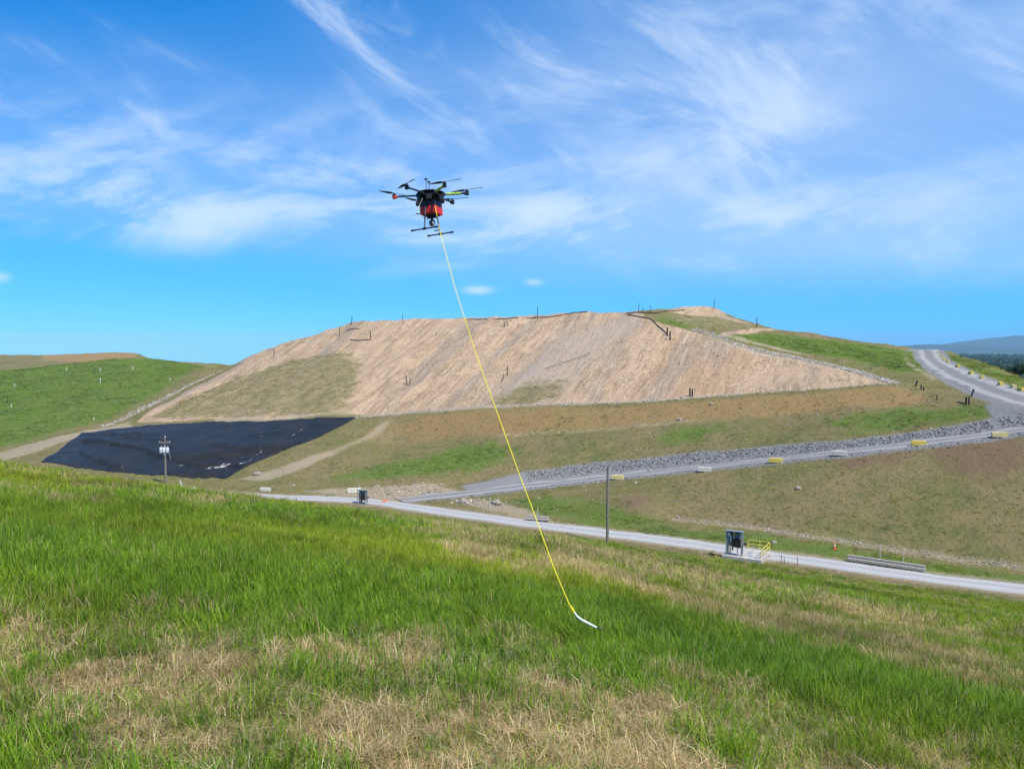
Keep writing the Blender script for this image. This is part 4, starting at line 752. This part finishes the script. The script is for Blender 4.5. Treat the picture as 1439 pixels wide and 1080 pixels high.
for px, py, lb in ((133,526,'dark thin post on green hill between the white markers'),(106,518,'dark thin post on green hill top'),(169,546,'dark thin post on green hill by the swale'),(11,566,'dark thin post on green hill near the left edge'),(197,500,'thin dark post on the bare hill crest at left')):
    stake('thin_post', px, py, 2.0, .09, M_dpost, lb, 'post', group='dark posts on the green hill')
q = hf(255, 688); t = empty('stake_frame', (q[0], q[1], q[2])); tag(t, 'small white leaning stake frame right of the transformer pole', 'stakes')
for a_, b_ in (((0, 0, -.1), (-.25, 0, 1.8)), ((.5, .1, -.1), (-.2, 0, 1.7)), ((.1, .3, -.1), (-.2, .05, 1.5))): MB().tube([a_, b_], .05, 6).build('leg', M_stake, t)
q = hf(272, 692); t = empty('white_box', (q[0], q[1], q[2])); tag(t, 'small white utility box in the grass near the transformer pole', 'box'); MB().box((0, 0, .45), (.7, .6, .75), None, .04).build('box_body', M_white, t); MB().box((0, 0, .86), (.8, .7, .08), None, .02).build('box_lid', M_white, t)
def pipe(name, pts, r, m, lb, lift=.15, cat='pipe'):
    c = resample([hf(*p) for p in pts], 1.2); gg = np.random.default_rng(len(pts) * 7 + int(pts[0][0])); z = zat(c[:, 0], c[:, 1]) + lift + gg.normal(0, .05, len(c))
    mb = MB(); mb.tube([(a_, b_, c_) for (a_, b_), c_ in zip(c, z)], r, 6); tag(mb.build(name, m, None, True), lb, cat)
for pts, r, m, lb in (([(740,447),(780,445),(800,441),(826,439)],.14,M_dpost,'black drain pipe along the crest just right of rope'),([(655,449.5),(685,449.5)],.14,M_dpost,'short black pipe along the crest touching the rope'),([(693,449),(728,447)],.14,M_dpost,'short black pipe along the crest between rope and long pipe'),
 ([(880,441),(905,440),(935,438),(962,436)],.14,M_dpost,'black pipe running along the crest to the pale summit'),([(882,443),(905,447),(915,449),(925,459),(937,470)],.14,M_dpost,'black pipe bending down the face to the thick black posts'),([(487,465),(505,463)],.14,M_dpost,'short black hose on upper left tan face'),([(492,478),(520,478)],.14,M_dpost,'black hose lying beside the upper left well post'),
 ([(1083,503),(1081,514),(1068,526),(1048,536),(1022,544)],.10,simple('pale_pipe', (.52,.42,.32),.8,.2),'pale pipe curving down the right part of the tan face'),([(765,519),(800,507),(830,497)],.06,M_wood,'thin brown hose lying across middle of the tan face'),([(1345,566),(1358,568)],.10,M_dpost,'black hose lying beside the two posts below hill road'),([(537,706.5),(545,704)],.12,M_cone,'short orange pipe on the dirt by the far cabinet')):
    pipe('drain_pipe', pts, r, m, lb)
M_rock = stone_mat('boulder', (.34, .29, .23), (.5, .44, .36), (.6, .55, .5))
def boulder(px, py, r, label, seed):
    bm = bmesh.new(); bmesh.ops.create_icosphere(bm, subdivisions=3, radius=1); gg = random.Random(seed); o_ = Vector((gg.random() * 50, gg.random() * 50, 0))
    from mathutils import noise as mn
    for v in bm.verts: v.co *= 1 + .35 * mn.noise(v.co * 1.3 + o_) + .12 * mn.noise(v.co * 4 + o_); v.co.z *= .6
    me = bpy.data.meshes.new('boulder'); bm.to_mesh(me); bm.free(); o = link('boulder', me, M_rock); q = hf(px, py); o.location = (q[0], q[1], q[2] + r * .25); o.scale = (r, r * .8, r); o.rotation_euler = (0, 0, seed); tag(o, label, 'rock')
for a in ((1122,687,.5,'pale tan boulder in the middle of the olive slope'),(697,709,.9,'tan boulder on dirt by the haul road junction'),(650,706,.8,'tan boulder nearer the junction on the dirt strip'),(914,662,.5,'grey boulder on the haul road edge between two blocks'),(1088,763,.4,'small pale rock above the ditch behind the railing'),(978,645,.35,'pale rock on the grey riprap bank'),(955,590,.5,'pale rock on the brown bank below the bench'),(1000,568,.45,'pale rock just under the bench edge'),(620,682,.45,'small pale rock at foot of the green patch by the junction'),(412,683,.4,'small dark rock by the liner corner path'),(361,667,.8,'pale rock beside the right edge of black liner')):
    boulder(*a, seed=int(a[0]))

# ------------------------------------------------------------------ far country: plain, woods, trees, hills
m_pl, nt, b = newmat('wooded_plain', .95, .05); pos = nd(nt, 'ShaderNodeNewGeometry').outputs['Position']; nn = noi(nt, pos, .002, 6, .65); n5 = noi(nt, pos, .02, 4, .7)
nt.links.new(mixc(nt, ramp(nt, nn, .5, .62), mixc(nt, n5, (.022, .045, .016), (.05, .075, .025)), (.12, .15, .05)), b.inputs['Base Color'])
a_, b_ = np.meshgrid(np.linspace(-9000, 14000, 47), np.linspace(-3000, 15000, 37), indexing='ij'); J = np.arange(a_.size).reshape(a_.shape)
tag(link('plain', npmesh('plain', np.stack([a_.ravel(), b_.ravel(), (-62.6 - 300 * np.clip((b_ - 500) / 14500, 0, 1) * np.clip((.42 - a_ / np.maximum(b_, 1)) / .2, 0, 1)).ravel()], 1), np.stack([J[:-1, :-1], J[1:, :-1], J[1:, 1:], J[:-1, 1:]], -1).reshape(-1, 4)), m_pl), kind='structure')
def leafy(n, rx, rz, leaf, seed, lumps=9):
    g = np.random.default_rng(seed); lc = g.normal(0, 1, (lumps, 3)); lc /= np.linalg.norm(lc, axis=1)[:, None]; lc *= g.uniform(.35, .75, (lumps, 1)); lr = g.uniform(.3, .5, lumps)
    k = g.integers(0, lumps, n); d = g.normal(0, 1, (n, 3)); d /= np.linalg.norm(d, axis=1)[:, None]; p = lc[k] + d * (lr[k] * g.uniform(.6, 1.05, n))[:, None]
    p = p * np.array([rx, rx, rz]); t = np.cross(d, g.normal(0, 1, (n, 3))); t /= np.linalg.norm(t, axis=1)[:, None]; bt = np.cross(d + g.normal(0, .5, (n, 3)), t); bt /= np.linalg.norm(bt, axis=1)[:, None]
    s = leaf * g.uniform(.6, 1.4, (n, 1)); Vv = np.stack([p - t * s, p - bt * s * .6, p + t * s, p + bt * s * .6], 1).reshape(-1, 3); return Vv, np.arange(4 * n).reshape(n, 4)
m_leaf, nt, b = newmat('tree_leaf', .7, .2); ti = nd(nt, 'ShaderNodeAttribute', attribute_name='tint', attribute_type='INSTANCER').outputs['Color']; pos = nd(nt, 'ShaderNodeNewGeometry').outputs['Position']
nt.links.new(mixc(nt, noi(nt, pos, .4, 3), (.022, .05, .012), (.06, .10, .025)), b.inputs['Base Color'])
wood_col = bpy.data.collections.new('wood_crowns')
for k in range(3):
    vv_, ff = leafy(260, 5.5, 6.5, 1.3, 300 + k); vv_[:, 2] += 9; link('crown_%d' % k, npmesh('crown_%d' % k, vv_, ff, False), m_leaf, None, wood_col)
g = np.random.default_rng(90); n = 24000; Yd = 420 * (4200 / 420) ** g.random(n); td_ = g.uniform(.38, .86, n); Xd = td_ * Yd; cl = fbm(Xd, Yd, 260, 3, 95) > -.16; Xd, Yd = Xd[cl], Yd[cl]; n = len(Xd)
ok = ~((Xd < X1 + 12) & (Yd < Y1 + 12)); Xd, Yd = Xd[ok], Yd[ok]; n = len(Xd); s = g.uniform(.8, 1.5, n) * np.where(Yd > 1500, 1.5, 1)
scatter('far_woods', np.stack([Xd, Yd, np.full(n, -63.0)], 1), g.integers(0, 3, n), np.stack([np.zeros(n), np.zeros(n), g.uniform(0, 6.28, n)], 1), np.stack([s, s, s * g.uniform(.8, 1.1, n)], 1), np.ones((n, 3)), scatter_tree('scatter_woods', wood_col), 'dark green far woods on the plain at right', 'woods')
M_bark = simple('bark', (.10, .075, .055), .9, .1)
for k, (px, py, Yt, rx, lb) in enumerate(((1441, 510, 185, 4.2, 'dark green tree at the right edge beyond the grassy bank'), (1418, 513.5, 260, 4.5, 'low dark tree top just left of the right edge tree'), (1398, 510.5, 300, 4.0, 'smallest tree top showing behind the grassy bank'))):
    tp = P(px, py, Yt); gz = float(zat(tp[0], tp[1])); Hh = tp[2] - gz; t = empty('broadleaf_tree', (tp[0], tp[1], gz)); tag(t, lb, 'tree', 'trees beyond the bank')
    mb = MB(); mb.tube([(0, 0, -.3), (.1, 0, Hh * .35), (0, .1, Hh * .8)], [.32, .24, .06], 10)
    for q in range(5): a = q * 1.3; mb.tube([(.05, 0, Hh * (.35 + .07 * q)), (math.cos(a) * rx * .35, math.sin(a) * rx * .35, Hh * (.5 + .07 * q)), (math.cos(a) * rx * .65, math.sin(a) * rx * .65, Hh * (.56 + .07 * q))], [.13, .09, .03], 6)
    mb.build('trunk', M_bark, t, True); vv_, ff = leafy(5200, rx, Hh * .42, .26, 400 + k, 16); zt = vv_[:, 2].max(); vv_[:, 2] += Hh - zt; link('crown', npmesh('crown', vv_, ff, False), m_leaf, t)
m_hill, nt, b = newmat('forested_hills', .95, .05); pos = nd(nt, 'ShaderNodeNewGeometry').outputs['Position']; nt.links.new(mixc(nt, noi(nt, pos, .003, 5, .65), (.03, .05, .025), (.06, .075, .035)), b.inputs['Base Color'])
def far_hill(name, dist, depth, prof, seed):
    px_ = np.linspace(prof[0][0], prof[-1][0], 160); top = (488 - np.interp(px_, [p[0] for p in prof], [p[1] for p in prof])) / F * dist
    v = np.linspace(-1, 1, 13); sh = np.cos(v * math.pi / 2) ** 1.2; x_ = ((px_ - 719.5) / F * dist)[:, None] + 0 * v[None]; y_ = dist + depth * v[None] + 0 * px_[:, None]
    z_ = -64 + (top + 64)[:, None] * sh[None] + fbm(x_, y_, 900, 5, seed) * 60 * sh[None]; J = np.arange(z_.size).reshape(z_.shape)
    tag(link(name, npmesh(name, np.stack([x_, y_, z_], -1).reshape(-1, 3), np.stack([J[:-1, :-1], J[1:, :-1], J[1:, 1:], J[:-1, 1:]], -1).reshape(-1, 4)), m_hill), kind='structure')
far_hill('far_hills', 12500, 1200, [(900,491),(1150,487.5),(1260,485.5),(1320,484),(1360,480),(1400,475),(1440,473),(1520,472),(1650,478),(1800,486)], 5)
far_hill('near_hills', 9500, 900, [(900,492),(1180,489),(1260,487),(1300,485.5),(1345,487.5),(1400,489),(1440,489),(1560,487),(1800,490)], 6)
# air
m_hz = bpy.data.materials.new('haze'); m_hz.use_nodes = True; nt = m_hz.node_tree; nt.nodes.clear()
pv = nd(nt, 'ShaderNodeVolumePrincipled', {'Color': (.52, .84, 1, 1), 'Density': 7e-5, 'Anisotropy': -.4}); nt.links.new(pv.outputs[0], nd(nt, 'ShaderNodeOutputMaterial').inputs['Volume'])
mb = MB(); mb.box((2500, 6000, -82), (23600, 18600, 566)); tag(mb.build('haze', m_hz), kind='stuff')
